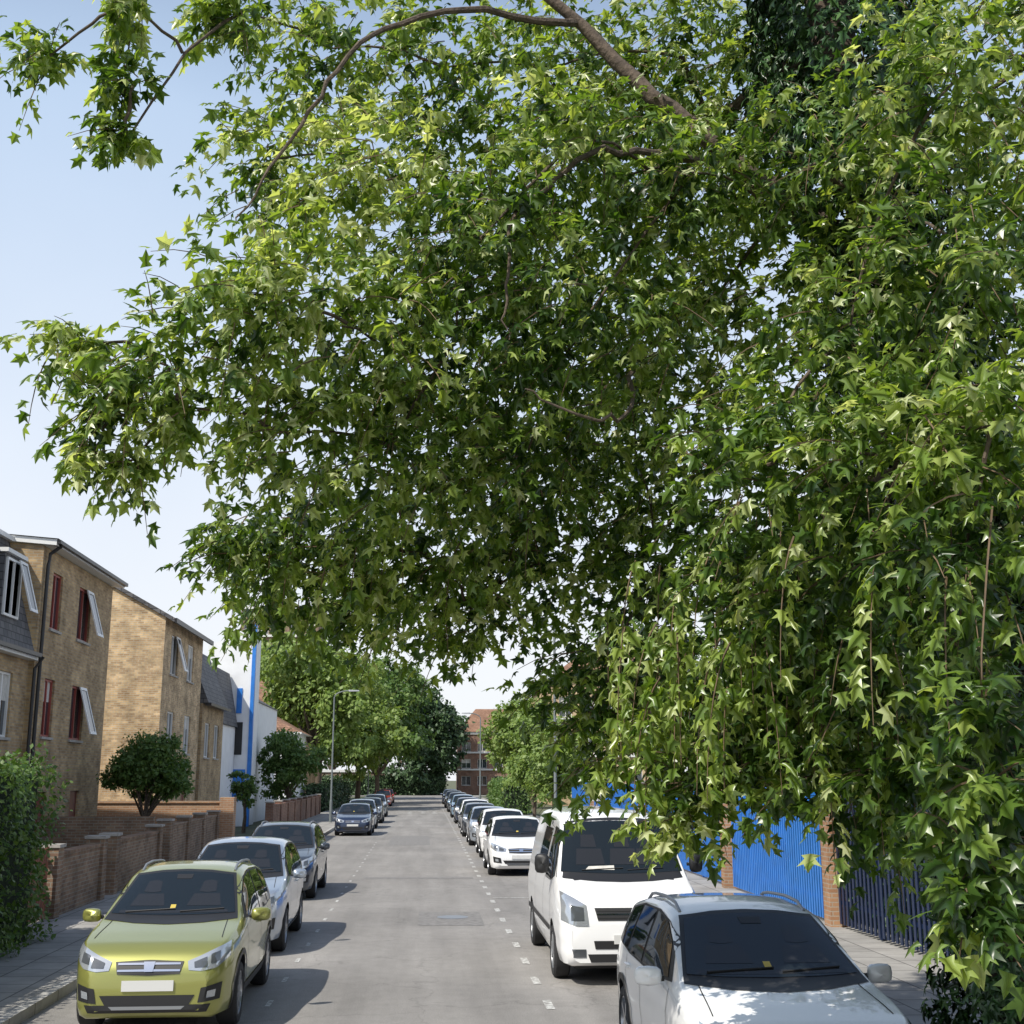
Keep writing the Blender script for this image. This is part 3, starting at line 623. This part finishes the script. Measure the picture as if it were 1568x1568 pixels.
mb.hexa([(X1+.003,Y-.06,0),(X1+.2,Y-.06,0),(X1+.2,Y+.3,0),(X1+.003,Y+.3,0),(X1+.003,Y-.06,11.2),(X1+.2,Y-.06,11.3),(X1+.2,Y+.3,11.3),(X1+.003,Y+.3,11.2)],M['blue'])
mb.box(-11.3,Y-.05,3.9,-10.35,Y-.003,5.7,M['black']); mb.box(-11.6,Y-.05,1.4,-10.1,Y-.003,3.1,M['blue']); mb.box(-10.75,Y-.05,6.2,-10.45,Y-.003,7.6,M['blue'])
mb.obj('blue_panels_and_windows',e)
mb=MB(); mb.hexa([(-22,Y+3.4,7.2),(-10.3,Y+3.4,7.2),(-10.3,Y+16,7.2),(-22,Y+16,7.2),(-16.5,Y+3.4,10.4),(-16.0,Y+3.4,10.4),(-16.0,Y+16,10.4),(-16.5,Y+16,10.4)],M['slate'])
mb.box(-13.2,Y-7.5,0,-10.75,Y-.1,5.4,M['white'])
mb.hexa([(-13.4,Y-7.7,5.4),(-10.6,Y-7.7,5.4),(-10.6,Y-.1,5.4),(-13.4,Y-.1,5.4),(-11.3,Y-6.2,8.4),(-11.2,Y-6.2,8.4),(-11.2,Y-.1,8.4),(-11.3,Y-.1,8.4)],M['slate'])
mb.box(-10.74,Y-5.5,3.2,-10.70,Y-4.6,5.0,M['blue']); mb.box(-11.6,Y-7.55,3.1,-11.0,Y-7.502,4.9,M['blue'])
mb.obj('roof_and_annex',e)
e=empty('hipped_roof_house'); mb=MB(); P2=PY(-19,92); hol=[(5.2,3.4,6.5,4.9),(7.0,3.4,8.3,4.9),(2,3.4,3.3,4.9),(5.2,.9,6.5,2.4),(7.2,.9,8.2,2.4)]
wall(mb,P2,9.2,6,hol,M['white']); mb.face([(-9.8,92,0),(-9.8,101,0),(-9.8,101,6),(-9.8,92,6)],M['white']); mb.obj('walls',e)
win=MB(); [window(win,P2,h) for h in hol]; win.obj('windows',e)
mb=MB(); a=[(-19.5,91.5,5.95),(-9.3,91.5,5.95),(-9.3,101.5,5.95),(-19.5,101.5,5.95)]; t1=(-15,95.5,8.6); t2=(-14,97.5,8.6)
mb.face([a[0],a[1],t1],M['tile']); mb.face([a[1],a[2],t2,t1],M['tile']); mb.face([a[2],a[3],t2],M['tile']); mb.face([a[3],a[0],t1,t2],M['tile']); mb.face(a,M['fascia'])
mb.box(-19.4,91.4,5.8,-9.2,91.5,5.95,M['fascia']); mb.box(-16.5,96,7.5,-15.7,96.8,10,M['brick_r']); mb.obj('roof',e)
def block(name,x0,x1,y,d,h,mat,ncol,nrow,band=True,z0=1,roof=None):
    e=empty(name); mb=MB(); P=PY(x0,y); W=x1-x0; hol=[]
    sx=W/ncol; sz=(h-z0-.5)/nrow
    for i in range(ncol):
        for j in range(nrow): hol.append((i*sx+sx*.22,z0+j*sz+.5,i*sx+sx*.78,z0+j*sz+sz*.72))
    wall(mb,P,W,h,hol,mat,.2); mb.face([(x0,y,0),(x0,y+d,0),(x0,y+d,h),(x0,y,h)],mat); mb.face([(x1,y,0),(x1,y+d,0),(x1,y+d,h),(x1,y,h)],mat)
    mb.face([(x0,y+d,0),(x1,y+d,0),(x1,y+d,h),(x0,y+d,h)],mat); mb.obj('walls',e)
    win=MB(); [window(win,P,hh,dep=.2,blind=random.choice([0,0,.4])) for hh in hol]; win.obj('windows',e)
    rf=MB(); rf.box(x0-.2,y-.2,h+.002,x1+.2,y+d+.2,h+.4,M['fascia'])
    if roof:
        rf.hexa([(x0-.4,y-.4,h+.41),(x1+.4,y-.4,h+.41),(x1+.4,y+d+.4,h+.41),(x0-.4,y+d+.4,h+.41),(x0+3,y+4,h+roof),(x1-3,y+4,h+roof),(x1-3,y+d-4,h+roof),(x0+3,y+d-4,h+roof)],M['tile'])
    if band:
        for j in range(1,nrow): rf.box(x0-.05,y-.3,z0+j*sz+.15,x1+.05,y-.004,z0+j*sz+.4,M['fascia'])
    rf.obj('roof_and_bands',e)
block('brick_house',5.3,16,205,12,9.8,M['brick_r'],4,3,roof=4.4)
block('apartment_block',-23,-13.5,150,12,23,M['brick_b'],5,7)
block('cream_terrace',12.5,24,120,30,12,M['brick_s'],5,3,roof=3)
block('low_shop_building',-24,3,203,8,3.6,M['brick_b'],9,1,band=False,z0=.3)
block('brick_terrace',-24,-11.5,108,22,8.5,M['brick_s'],4,3,roof=3)
def garden_wall(name,y0,y1,x0,x1,h,mat,pier=3.2):
    mb=MB(); L=y1-y0; n=max(1,int(L/pier))
    def X(y): return x0+(x1-x0)*(y-y0)/(y1-y0)
    mb.hexa([(x0-.22,y0,0),(x0,y0,0),(x1,y1,0),(x1-.22,y1,0),(x0-.22,y0,h),(x0,y0,h),(x1,y1,h),(x1-.22,y1,h)],mat)
    mb.hexa([(x0-.25,y0,h+.003),(x0+.03,y0,h+.003),(x1+.03,y1,h+.003),(x1-.25,y1,h+.003),(x0-.25,y0,h+.06),(x0+.03,y0,h+.06),(x1+.03,y1,h+.06),(x1-.25,y1,h+.06)],mat)
    for i in range(n+1):
        y=y0+L*i/n; x=X(y); mb.box(x-.30,y-.17,0,x+.07,y+.17,h+.16,mat); mb.box(x-.33,y-.2,h+.162,x+.10,y+.2,h+.22,M['conc'])
    return mb.obj(name)
garden_wall('garden_wall',23.6,27.0,-6.75,-6.8,1.2,M['brick_b'],3.4)
garden_wall('garden_wall',28.3,33.5,-6.85,-7.0,1.2,M['brick_b'],2.6)
garden_wall('garden_wall',34.8,44,-7.0,-7.25,1.3,M['brick_b'],3)
garden_wall('garden_wall',60,90,-7.3,-7.6,1.3,M['brick_r'],3.4)
mb=MB()
for y in np.arange(20.75,23.3,.13): mb.box(-6.85,y,.14,-6.82,y+.11,1.35+.04*math.sin(y*9),M['wood'])
mb.box(-6.9,20.7,.5,-6.853,23.4,.6,M['wood']); mb.box(-6.9,20.7,1.1,-6.853,23.4,1.2,M['wood']); mb.obj('wooden_gate')
mb=MB(); mb.box(-13.5,44.6,0,-6.9,44.85,1.75,M['brick_o']); mb.box(-13.5,44.55,1.752,-6.85,44.9,1.82,M['brick_o']); mb.box(-7.25,44.45,0,-6.75,45.0,1.95,M['brick_o']); mb.obj('brick_boundary_wall')
mb=MB(); mb.box(-12,34.2,0,-7.3,34.35,1.6,M['brick_b']); mb.obj('side_garden_wall')
for (bx,by) in ((-7.6,25.2),(-7.7,30.4)):
    e=empty('wheelie_bin',(bx,by,0)); mb=MB(); mb.hexa([(-.22,-.25,.05),(.22,-.25,.05),(.22,.25,.05),(-.22,.25,.05),(-.28,-.33,.98),(.28,-.33,.98),(.28,.33,.98),(-.28,.33,.98)],M['black']); mb.obj('bin',e,bevel=.02)
    mb=MB(); mb.hexa([(-.3,-.37,.985),(.32,-.37,.985),(.32,.37,.985),(-.3,.37,.985),(-.28,-.33,1.03),(.28,-.33,1.08),(.28,.33,1.08),(-.28,.33,1.03)],M['black']); mb.tube([(-.3,.28,1.0),(-.3,-.28,1.0)],.02,M['black']); mb.obj('lid',e)
    mb=MB(); 
    for s in(-.24,.24): mb.tube([(-.24,s-.03,.1),(-.24,s+.03,.1)],.1,M['tyre'],14)
    mb.obj('bin_wheels',e)
def palisade(name,x,y0,y1,h,mat,step=.16):
    mb=MB(); y=y0
    while y<y1:
        mb.hexa([(x-.012,y,.18),(x+.012,y+.01,.18),(x+.012,y+.075,.18),(x-.012,y+.085,.18),(x-.012,y,h-.12),(x+.012,y+.01,h-.12),(x+.012,y+.075,h-.12),(x-.012,y+.085,h-.12)],mat)
        i=len(mb.v); mb.v+=[(x,y,h-.12),(x,y+.085,h-.12),(x,y+.042,h+.03)]; mb.f.append((i,i+1,i+2)); mb.m.append(mb.mi(mat))
        y+=step
    for z in (.5,h-.45): mb.box(x+.014,y0,z,x+.06,y1,z+.06,mat)
    y=y0
    while y<y1: mb.box(x+.062,y,.1,x+.14,y+.08,h-.1,mat); y+=2.7
    return mb.obj(name)
palisade('blue_palisade_fence',7.1,21.5,28.6,2.3,M['blue'],.145)
palisade('blue_palisade_fence',7.1,29.3,60,2.3,M['blue'],.145)
palisade('railing_fence',7.1,6,21.2,2.4,M['bluedk'],.18)
mb=MB()
for y in (21.25,28.75,40,52): mb.box(6.95,y,.1,7.25,y+.36,2.45,M['brick_o']); mb.box(6.9,y-.05,2.452,7.3,y+.41,2.53,M['conc'])
mb.obj('brick_gate_pier')
mb=MB(); mb.box(7.6,24,0,7.75,60,2.4,M['blue']); 
for y in np.arange(24,60,.3): mb.box(7.57,y,0,7.598,y+.15,2.38,M['blue'])
mb.obj('blue_hoarding')
e=empty('school_building'); mb=MB(); P=lambda u,z,n:(13-n,60-u,z)
hol=[(u,1,u+1.6,2.8) for u in np.arange(2,44,4)]+[(u,4,u+1.6,5.8) for u in np.arange(2,44,4)]
wall(mb,P,48,7,hol,M['brick_r']); mb.face([(13,12,0),(25,12,0),(25,12,7),(13,12,7)],M['brick_r']); mb.face([(13,60,0),(25,60,0),(25,60,7),(13,60,7)],M['brick_r']); mb.obj('walls',e)
win=MB(); [window(win,P,h) for h in hol]; win.obj('windows',e); mb=MB(); mb.box(12.6,11.6,7.002,25.4,60.4,7.4,M['fascia']); mb.obj('roof',e)
def lamp(x,y,h,side):
    e=empty('street_lamp',(x,y,.1)); mb=MB()
    mb.tube([(0,0,0),(0,0,1.2)],[.09,.085],M['lampgreen'],10); mb.tube([(0,0,1.19),(0,0,1.3),(0,0,h-.4)],[.085,.055,.042],M['lampgreen'],10); mb.obj('column',e,True)
    mb=MB(); pts=[(0,0,h-.42)]+[(side*(.9*(1-math.cos(a))),0,h-.4+.4*math.sin(a)) for a in np.linspace(0,math.pi/2,7)]; mb.tube(pts,.035,M['lampgreen'],8); mb.obj('arm',e,True)
    mb=MB(); s=side; mb.hexa([(s*.85,-.1,h-.06),(s*1.5,-.09,h-.03),(s*1.5,.09,h-.03),(s*.85,.1,h-.06),(s*.85,-.06,h+.06),(s*1.45,-.04,h+.04),(s*1.45,.04,h+.04),(s*.85,.06,h+.06)],M['steel']); mb.obj('lantern',e,bevel=.02)
lamp(-5.5,73,7.6,1); lamp(4.3,41,7.8,-1); lamp(4.2,96,7.5,-1); lamp(-6.0,130,7.6,1)
def sign(x,y):
    e=empty('parking_sign',(x,y,.1)); mb=MB(); mb.tube([(0,0,0),(0,0,2.3)],.03,M['steel'],8); mb.obj('post',e,True)
    mb=MB(); mb.box(-.12,-.05,1.95,.12,-.037,2.25,M['upvc']); mb.box(-.1,-.056,2.1,.1,-.052,2.22,M['blue']); mb.obj('sign_plate',e)
sign(4.3,31)
# ================================================================ DISTANT / MEDIUM TREES
def tree(name,x,y,trunk_h,clumps,n,size,mat,trunk_r=.2,T=RT,lean=0):
    e=empty(name); mb=MB(); cx=np.mean([c[0] for c in clumps]); cy=np.mean([c[1] for c in clumps]); cz=np.mean([c[2] for c in clumps])
    top=(x+(cx-x)*.5,y+(cy-y)*.5,(trunk_h+cz)/2)
    mb.tube([(x,y,0),(x+.05,y,trunk_h*.5),(x,y,trunk_h),top],[trunk_r*1.3,trunk_r,trunk_r*.85,trunk_r*.5],M['bark'],9)
    tot=sum(c[3]*c[4] for c in clumps)
    PP=[];DD=[];NN=[]
    for c in clumps:
        mb.tube([(x,y,trunk_h*.9),((x+c[0])/2,(y+c[1])/2,(trunk_h+c[2])/2+.1*c[3]),(c[0],c[1],c[2]),(c[0]+.3*c[3],c[1],c[2]+.4*c[4])],[trunk_r*.5,trunk_r*.35,trunk_r*.15,.02],M['bark'],6)
        k=int(n*c[3]*c[4]/tot)
        m=max(6,k//45); cen=ball(m,.42)
        idx=rng.integers(0,m,k); p=cen[idx]+rng.normal(size=(k,3))*.13
        PP.append(np.array(c[:3])+p*np.array([c[3],c[3],c[4]])); out=nrm(p+1e-6)
        DD.append(out*.5+rng.normal(size=(k,3))*.6+np.array([0,0,-.5])); NN.append(out*.5+rng.normal(size=(k,3))*.5+SD*.8)
    PP=np.concatenate(PP);DD=np.concatenate(DD);NN=np.concatenate(NN); k=len(PP)
    mb.obj('trunk_and_limbs',e,True)
    leaves('crown',PP,DD,NN,size*rng.uniform(.6,1.3,k),np.clip(rng.normal(.5,.22,k),0,1),T,mat,e)
    return e
def rclumps(x,y,z,R,Rz,n,r):
    out=[(x,y,z,R*.62,Rz*.62)]
    for p in ball(n,.25): out.append((x+p[0]*R*.75,y+p[1]*R*.75,z+p[2]*Rz*.75,r*random.uniform(.7,1.25),r*random.uniform(.55,.95)))
    return out
tree('ornamental_tree',-8.4,38,1.5,rclumps(-8.4,38,3.0,1.6,1.5,13,.55),17000,.12,M['lf_md'],.07)
tree('garden_tree',-8.3,76,1.5,rclumps(-8.3,76,3.4,2.5,2.3,9,1.1),9000,.22,M['lf_md'],.1)
tree('garden_tree',-8.9,62,1.5,rclumps(-8.9,62,2.2,.8,.9,6,.5),3000,.14,M['lf_md'],.08)
tree('street_tree',-9.0,104,4,rclumps(-9.0,104,9.5,6.2,6.0,18,2.5),19000,.44,M['lf_lt'],.25)
tree('street_tree',-14,118,4,rclumps(-14,118,12,7,6.5,14,2.8),10000,.5,M['lf_lt'],.3)
tree('street_tree',-7.2,132,4,rclumps(-7.2,132,9.5,6.4,7.5,20,2.6),17000,.48,M['lf_lt'],.25)
tree('street_tree',-6.2,158,3,rclumps(-6.0,158,10.5,8,9,22,3.0),18000,.56,M['lf_md'],.3)
tree('street_tree',-2.5,198.5,3,rclumps(-2.0,200,9.5,9,10.0,26,3.4),22000,.66,M['lf_dk'],.35)
tree('street_tree',-16,212,4,rclumps(-16,214,13,9,9,14,3.2),9000,.65,M['lf_md'],.35)
tree('street_tree',20,225,4,rclumps(20,226,15,10,7,14,3.2),9000,.65,M['lf_md'],.35)
tree('street_tree',9.6,110,3,rclumps(9.6,110,6.5,4,4.5,12,2),11000,.38,M['lf_lt'],.2)
tree('street_tree',11,150,3,rclumps(11,150,5.5,4,4.0,10,2),8000,.42,M['lf_lt'],.2)
tree('street_tree',6.8,66,2,rclumps(7.0,66,3.7,2.2,2.4,10,1.2),10000,.23,M['lf_lt'],.1)
tree('street_tree',7.0,80,2,rclumps(7.4,80,4.2,2.5,2.8,12,1.3),10000,.27,M['lf_lt'],.1)
tree('street_tree',9.5,48,3,rclumps(9.5,48,6,3.5,3.5,12,1.7),12000,.22,M['lf_md'],.2)
tree('street_tree',10.5,34,3,rclumps(10.5,34,6.5,3.5,4,12,1.7),12000,.2,M['lf_dk'],.2)
tree('street_tree',9.5,22,3,rclumps(9.8,22,5,3.3,4,12,1.6),14000,.18,M['lf_dk'],.2)
def hedge(name,x0,y0,z0,x1,y1,z1,n,size,mat,T=RT):
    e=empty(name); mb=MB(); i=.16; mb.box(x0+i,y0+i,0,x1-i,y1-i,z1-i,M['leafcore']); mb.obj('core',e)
    A=[(z1-z0)*(y1-y0)]*2+[(z1-z0)*(x1-x0)]*2+[(x1-x0)*(y1-y0)]; A=np.array(A)/sum(A); f=rng.choice(5,n,p=A)
    u=rng.uniform(0,1,(n,3)); p=np.array([x0,y0,z0])+u*np.array([x1-x0,y1-y0,z1-z0]); no=np.zeros((n,3))
    for k,(ax,val,s) in enumerate(((0,x0,-1),(0,x1,1),(1,y0,-1),(1,y1,1),(2,z1,1))):
        m=f==k; dep=rng.normal(0,.10,n)+.16*np.sin(p[:,(ax+1)%3]*3.1+k)*np.cos(p[:,(ax+2)%3]*2.7); p[m,ax]=val+s*dep[m]; no[m,ax]=s
    D=no*.4+rng.normal(size=(n,3))*.55+np.array([0,0,-.45]); Nn=no+rng.normal(size=(n,3))*.5+np.array([0,0,.3])
    leaves('foliage',p,D,Nn,size*rng.uniform(.6,1.3,n),np.clip(rng.normal(.5,.25,n),0,1),T,mat,e)
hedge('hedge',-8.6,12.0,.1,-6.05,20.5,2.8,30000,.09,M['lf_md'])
hedge('hedge',5.4,86,.1,7.2,104,2.4,7000,.2,M['lf_md'])
hedge('hedge',-9.5,98,.1,-7.7,125,2.0,7000,.22,M['lf_dk'])
hedge('hedge',-30,197.2,.1,3,199,2.9,9000,.35,M['lf_dk'])
hedge('hedge',7.9,8,.1,9.3,24,3.6,22000,.11,M['ivy'])
# ================================================================ THE MAPLE
maple=empty('maple_tree')
wood=MB()
trunk=[(4.75,9.7,0),(4.7,9.6,1.5),(4.55,9.5,3.2),(4.2,9.3,5.0),(3.75,9.1,6.8),(3.4,9.0,8.6),(3.2,9.1,10.5),(3.1,9.2,12.0)]
wood.tube(trunk,[.42,.34,.30,.27,.24,.19,.13,.06],M['bark'],14)
# (x,y,z,r,density)
CL=[(-.94,9.56,8.85,.74,.6),(.06,9.5,8.67,.85,.65),(1.1,10.0,9.03,.92,.65),(2.38,10.3,9.39,.95,.7),(-1.32,9.13,7.53,.56,.6),(-.5,8.5,7.0,.69,.75),(.3,9.5,7.47,.85,.7),(1.39,8.96,7.3,.83,.75),
(-1.2,7.65,5.75,.5,.85),(-1.75,7.6,5.25,.34,.95),(-2.35,7.7,5.40,.17,1),(-.6,7.9,5.65,.72,.8),(.18,8.55,5.81,.78,.8),(1.1,8.1,5.83,.76,.85),(2.26,8.9,6.36,.85,.85),(2.9,8.3,7.2,.74,.8),(3.28,6.95,6.95,.7,.75),(3.15,6.3,5.52,.6,.75),(2.73,7.4,5.41,.7,.85),
(.35,7.9,6.35,.5,.7),(1.0,7.9,7.1,.42,.7),(1.9,8.1,7.0,.5,.7),
(-2.1,7.7,4.92,.14,1),(-1.6,7.65,4.95,.18,1),(-2.15,7.7,4.66,.06,1),(-1.9,7.7,4.62,.05,1),(-1.0,8.1,4.92,.42,.9),(-.3,8.5,4.95,.64,.9),(.70,10.2,5.3,.8,.85),(.7,8.6,4.95,.55,.8),(1.72,9.75,5.27,.8,.85),(2.03,6.9,4.45,.6,.8),(2.62,6.4,4.35,.5,.8),(2.9,5.85,4.39,.38,.8),
(-1.32,9.15,4.42,.34,1),(-.8,9.6,4.42,.46,.95),(-1.25,10.1,4.12,.32,1),(-.04,9.6,4.35,.6,.95),(-.48,10.2,3.98,.34,.95),(.35,10.1,3.98,.34,.95),(.95,10.1,4.4,.62,.9),(1.9,9.9,4.28,.68,.9),
(1.33,9.3,3.38,.46,.95),(1.47,9.2,2.88,.35,.95),(2.4,10.2,3.31,.58,.9),(1.80,8.3,2.68,.26,.85),(1.72,8.2,2.34,.10,.9),(2.3,7.7,3.80,.5,.8),(2.45,8.2,3.2,.42,.85),(2.15,8.1,2.72,.24,.9),(2.5,6.7,3.66,.5,.75),(2.68,7.1,3.1,.40,.8),(2.71,5.85,3.75,.38,.75),
(2.55,7.6,2.62,.26,.9),(2.80,7.0,2.66,.24,.9),(2.45,8.6,2.75,.27,.9),(2.95,7.9,2.5,.26,.9),
(-2.72,7.8,7.55,.15,.9),(-2.2,7.75,7.95,.15,.9),(-2.1,7.7,7.32,.08,.9),(-2.1,7.7,6.93,.05,.9),(-1.55,8.4,8.35,.24,.8),
(2.7,10.6,8.8,1.1,.8),(3.8,8.7,6.5,1.1,.8),(2.9,8.8,4.6,.9,.8),(3.5,8.4,3.7,.7,.8),(1.9,10.4,6.2,.9,.8),(.9,10.6,7.2,.9,.5),(3.4,7.9,3.2,.4,.8),(4.2,7.6,4.6,.9,.8),(4.3,7.4,7.6,1.0,.8),(3.9,9.9,9.6,1.1,.8),(2.9,8.6,3.5,.55,.8)]
SPR=[(2.22,4.75,2.86,.07),(2.20,4.75,2.6,.06),(2.15,4.75,2.35,.05),(2.1,4.75,2.12,.03)]
nodes=[(Vector(p),.2) for p in trunk[3:]]
order=sorted(CL,key=lambda c:(Vector(c[:3])-Vector((3.8,9.1,6.8))).length)
for c in order:
    tgt=Vector(c[:3]); bst=min(nodes,key=lambda q:(q[0]-tgt).length+ .35*max(0,(tgt-q[0]).z))
    a=bst[0]; L_=(tgt-a).length; mid=a.lerp(tgt,.5)+Vector((random.uniform(-.12,.12)*L_,random.uniform(-.12,.12)*L_,.16*L_))
    r0=max(.014,bst[1]*.42); r1=max(.008,r0*.55)
    pts=[]
    for k in range(7):
        t=k/6; pts.append((1-t)**2*a+2*t*(1-t)*mid+t*t*tgt+Vector((random.uniform(-.02,.02),)*3))
    wood.tube(pts,[r0+(r1-r0)*k/6 for k in range(7)],M['bark'],7)
    nodes.append((tgt,max(.025,r1*2))); nodes.append((pts[3],max(.03,(r0+r1)*.9)))
def limb(pts,rad,n=7,j=.05):
    # smooth wandering limb through the given joints
    P_=[Vector(p) for p in pts]; out=[];rr=[]
    for i in range(len(P_)-1):
        p0=P_[max(i-1,0)];p1=P_[i];p2=P_[i+1];p3=P_[min(i+2,len(P_)-1)]
        for k in range(5):
            t=k/5; q=.5*((2*p1)+(-p0+p2)*t+(2*p0-5*p1+4*p2-p3)*t*t+(-p0+3*p1-3*p2+p3)*t**3)
            out.append(q+Vector((random.gauss(0,j),random.gauss(0,j),random.gauss(0,j)))*.35); rr.append(rad[i]+(rad[i+1]-rad[i])*t)
    out.append(P_[-1]); rr.append(rad[-1]); wood.tube(out,rr,M['bark'],n)
limb([(3.75,9.1,6.6),(3.3,9.0,6.95),(2.55,8.9,7.45),(1.9,8.9,8.0),(1.2,9.0,8.8),(.3,9.0,9.7)],[.15,.12,.09,.07,.05,.03],10)
limb([(1.2,9.0,8.8),(.2,8.6,8.6),(-.5,8.3,8.15),(-.85,8.1,7.5),(-1.15,7.9,6.8),(-1.35,7.75,6.3)],[.035,.026,.02,.016,.011,.005])
limb([(2.55,8.9,7.45),(1.8,8.4,7.3),(1.15,8.0,7.05),(.8,7.8,6.7),(.55,7.6,6.35),(.48,7.5,5.8),(.5,7.45,5.4)],[.04,.03,.022,.018,.014,.010,.005])
limb([(1.5,8.4,5.6),(1.3,7.7,5.0),(1.0,7.5,4.9),(.6,7.4,5.05)],[.02,.014,.010,.005])
wood.obj('trunk_and_limbs',maple,True)
tw=MB(); PP=[];DD=[];NN=[];SS=[];TT=[]
def addleaf(q,d,side,t,s0=.066,s1=.124):
    PP.append(q); DD.append(side*.8+d*.5+np.array([0,0,-.35-.5*rng.random()]))
    NN.append(SD*.85+np.array([0,0,.25])+side*.3+rng.normal(size=3)*.50)
    SS.append(rng.uniform(s0,s1)); TT.append(t)
def twigs(c,dens=1.0,ls=1.0):
    cx=np.array(c[:3]); r=c[3]; nt_=int(26+205*r*r*dens) if r>.2 else int(10+60*r)
    cb=np.clip(rng.normal(.52,.14),.27,.8)+ (.06 if (c[0]<1.6 and c[2]>4) else 0) - (.13 if (c[0]>1.9 and c[2]<4.8) else 0)  # light and shade put into leaf tint: upper left lifted, lower right darkened
    outw=np.array([cx[0]-3.6,(cx[1]-9.1)*.6,0.]); outw=outw/max(.3,np.linalg.norm(outw))
    for ip,p in enumerate(ball(nt_,.40)):
        o=cx+p*np.array([r,r,r*.85]); d=p*.7+outw*.5+rng.normal(size=3)*.5; d[2]-=.1; d/=np.linalg.norm(d)
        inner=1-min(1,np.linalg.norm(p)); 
        Lt=rng.uniform(.20,.5)*(1 if r>.25 else .75); nl=int(rng.integers(6,12)); tb=cb+rng.normal()*.17-.35*inner  # leaves near clump centre get a darker tint, painting in the inner shade
        pts=[]
        for k in range(4):
            s=k/3; pts.append(o+d*Lt*s+np.array([0,0,-.34*Lt*s*s]))
        if ip%2==0: tw.tube([tuple(q) for q in pts],[.0055,.0045,.0035,.002],M['twig'],3,False)
        for k in range(nl):
            s=(k+.6)/nl; q=o+d*Lt*s+np.array([0,0,-.34*Lt*s*s]); side=rng.normal(size=3); side[2]*=.4; side/=np.linalg.norm(side)
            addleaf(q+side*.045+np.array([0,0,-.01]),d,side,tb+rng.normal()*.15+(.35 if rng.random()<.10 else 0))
def strand(x,y,z,L):
    # long drooping shoot with leaves along it
    d0=np.array([rng.uniform(-.35,.1),rng.uniform(-.3,.1),0]); pts=[]; n=7
    for k in range(n):
        s=k/(n-1); pts.append(np.array([x,y,z])+d0*L*math.sin(s*1.4)*.7+np.array([0,0,-L*s*(.4+.6*s)]))
    tw.tube([tuple(q) for q in pts],[.007,.006,.005,.004,.004,.003,.002],M['twig'],4,False)
    tb=rng.uniform(.4,.75); m=int(L*26)
    for k in range(m):
        s=(k+.5)/m*(n-1); i=min(int(s),n-2); q=pts[i]+(pts[i+1]-pts[i])*(s-i); d=nrm(pts[i+1]-pts[i]); side=rng.normal(size=3); side[2]*=.25; side/=np.linalg.norm(side)
        addleaf(q+side*.05,d,side,tb+rng.normal()*.14,.07,.12)
for c in CL: twigs(c,c[4])
for c in SPR: twigs(c,1,1.0)
for i in range(46):
    x=rng.uniform(1.3,2.9); y=rng.uniform(7.2,8.9)-.35*(x-1.3); z=rng.uniform(3.0,4.1)
    strand(x,y,z,rng.uniform(.6,1.15) if z-1.1>2.05 else .6)
for i in range(14): strand(rng.uniform(-1.6,.8),rng.uniform(8.3,9.6),rng.uniform(4.3,4.7),rng.uniform(.4,.7))
for (x,y,z,L) in ((-2.2,7.7,5.3,.75),(-1.95,7.65,5.15,.7),(-2.5,7.75,5.35,.5),(-1.6,7.7,5.1,.6),(-2.15,7.75,7.7,.9),(2.0,6.4,3.9,.8),(2.3,6.0,3.7,.9),(1.75,8.2,2.75,.62),(2.5,5.6,3.6,.9)): strand(x,y,z,L)
tw.tube([(2.75,5.6,3.9),(2.5,5.2,3.5),(2.28,4.85,3.1),(2.2,4.75,2.6),(2.12,4.74,2.2)],[.006,.005,.004,.003,.002],M['twig'],5)
tw.obj('twigs',maple)
n=len(PP)
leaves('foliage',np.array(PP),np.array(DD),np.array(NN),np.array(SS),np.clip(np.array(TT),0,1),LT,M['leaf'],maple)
ne=16000; ti=rng.uniform(0,len(trunk)-2.2,ne); tr_=np.array(trunk); i0=ti.astype(int); f=(ti-i0)[:,None]; cpt=tr_[i0]*(1-f)+tr_[i0+1]*f
an=rng.uniform(0,2*math.pi,ne); rad=.38+.5*np.abs(np.sin(ti*2.1+an*1.5))*rng.uniform(.3,1,ne); nn_=np.stack([np.cos(an),np.sin(an),np.zeros(ne)],1)
leaves('ivy_on_trunk',cpt+nn_*rad[:,None],nn_*.3+np.array([0,0,-.8])+rng.normal(size=(ne,3))*.35,nn_+rng.normal(size=(ne,3))*.35,rng.uniform(.06,.13,ne),rng.uniform(0,1,ne),LT,M['ivy'],maple)
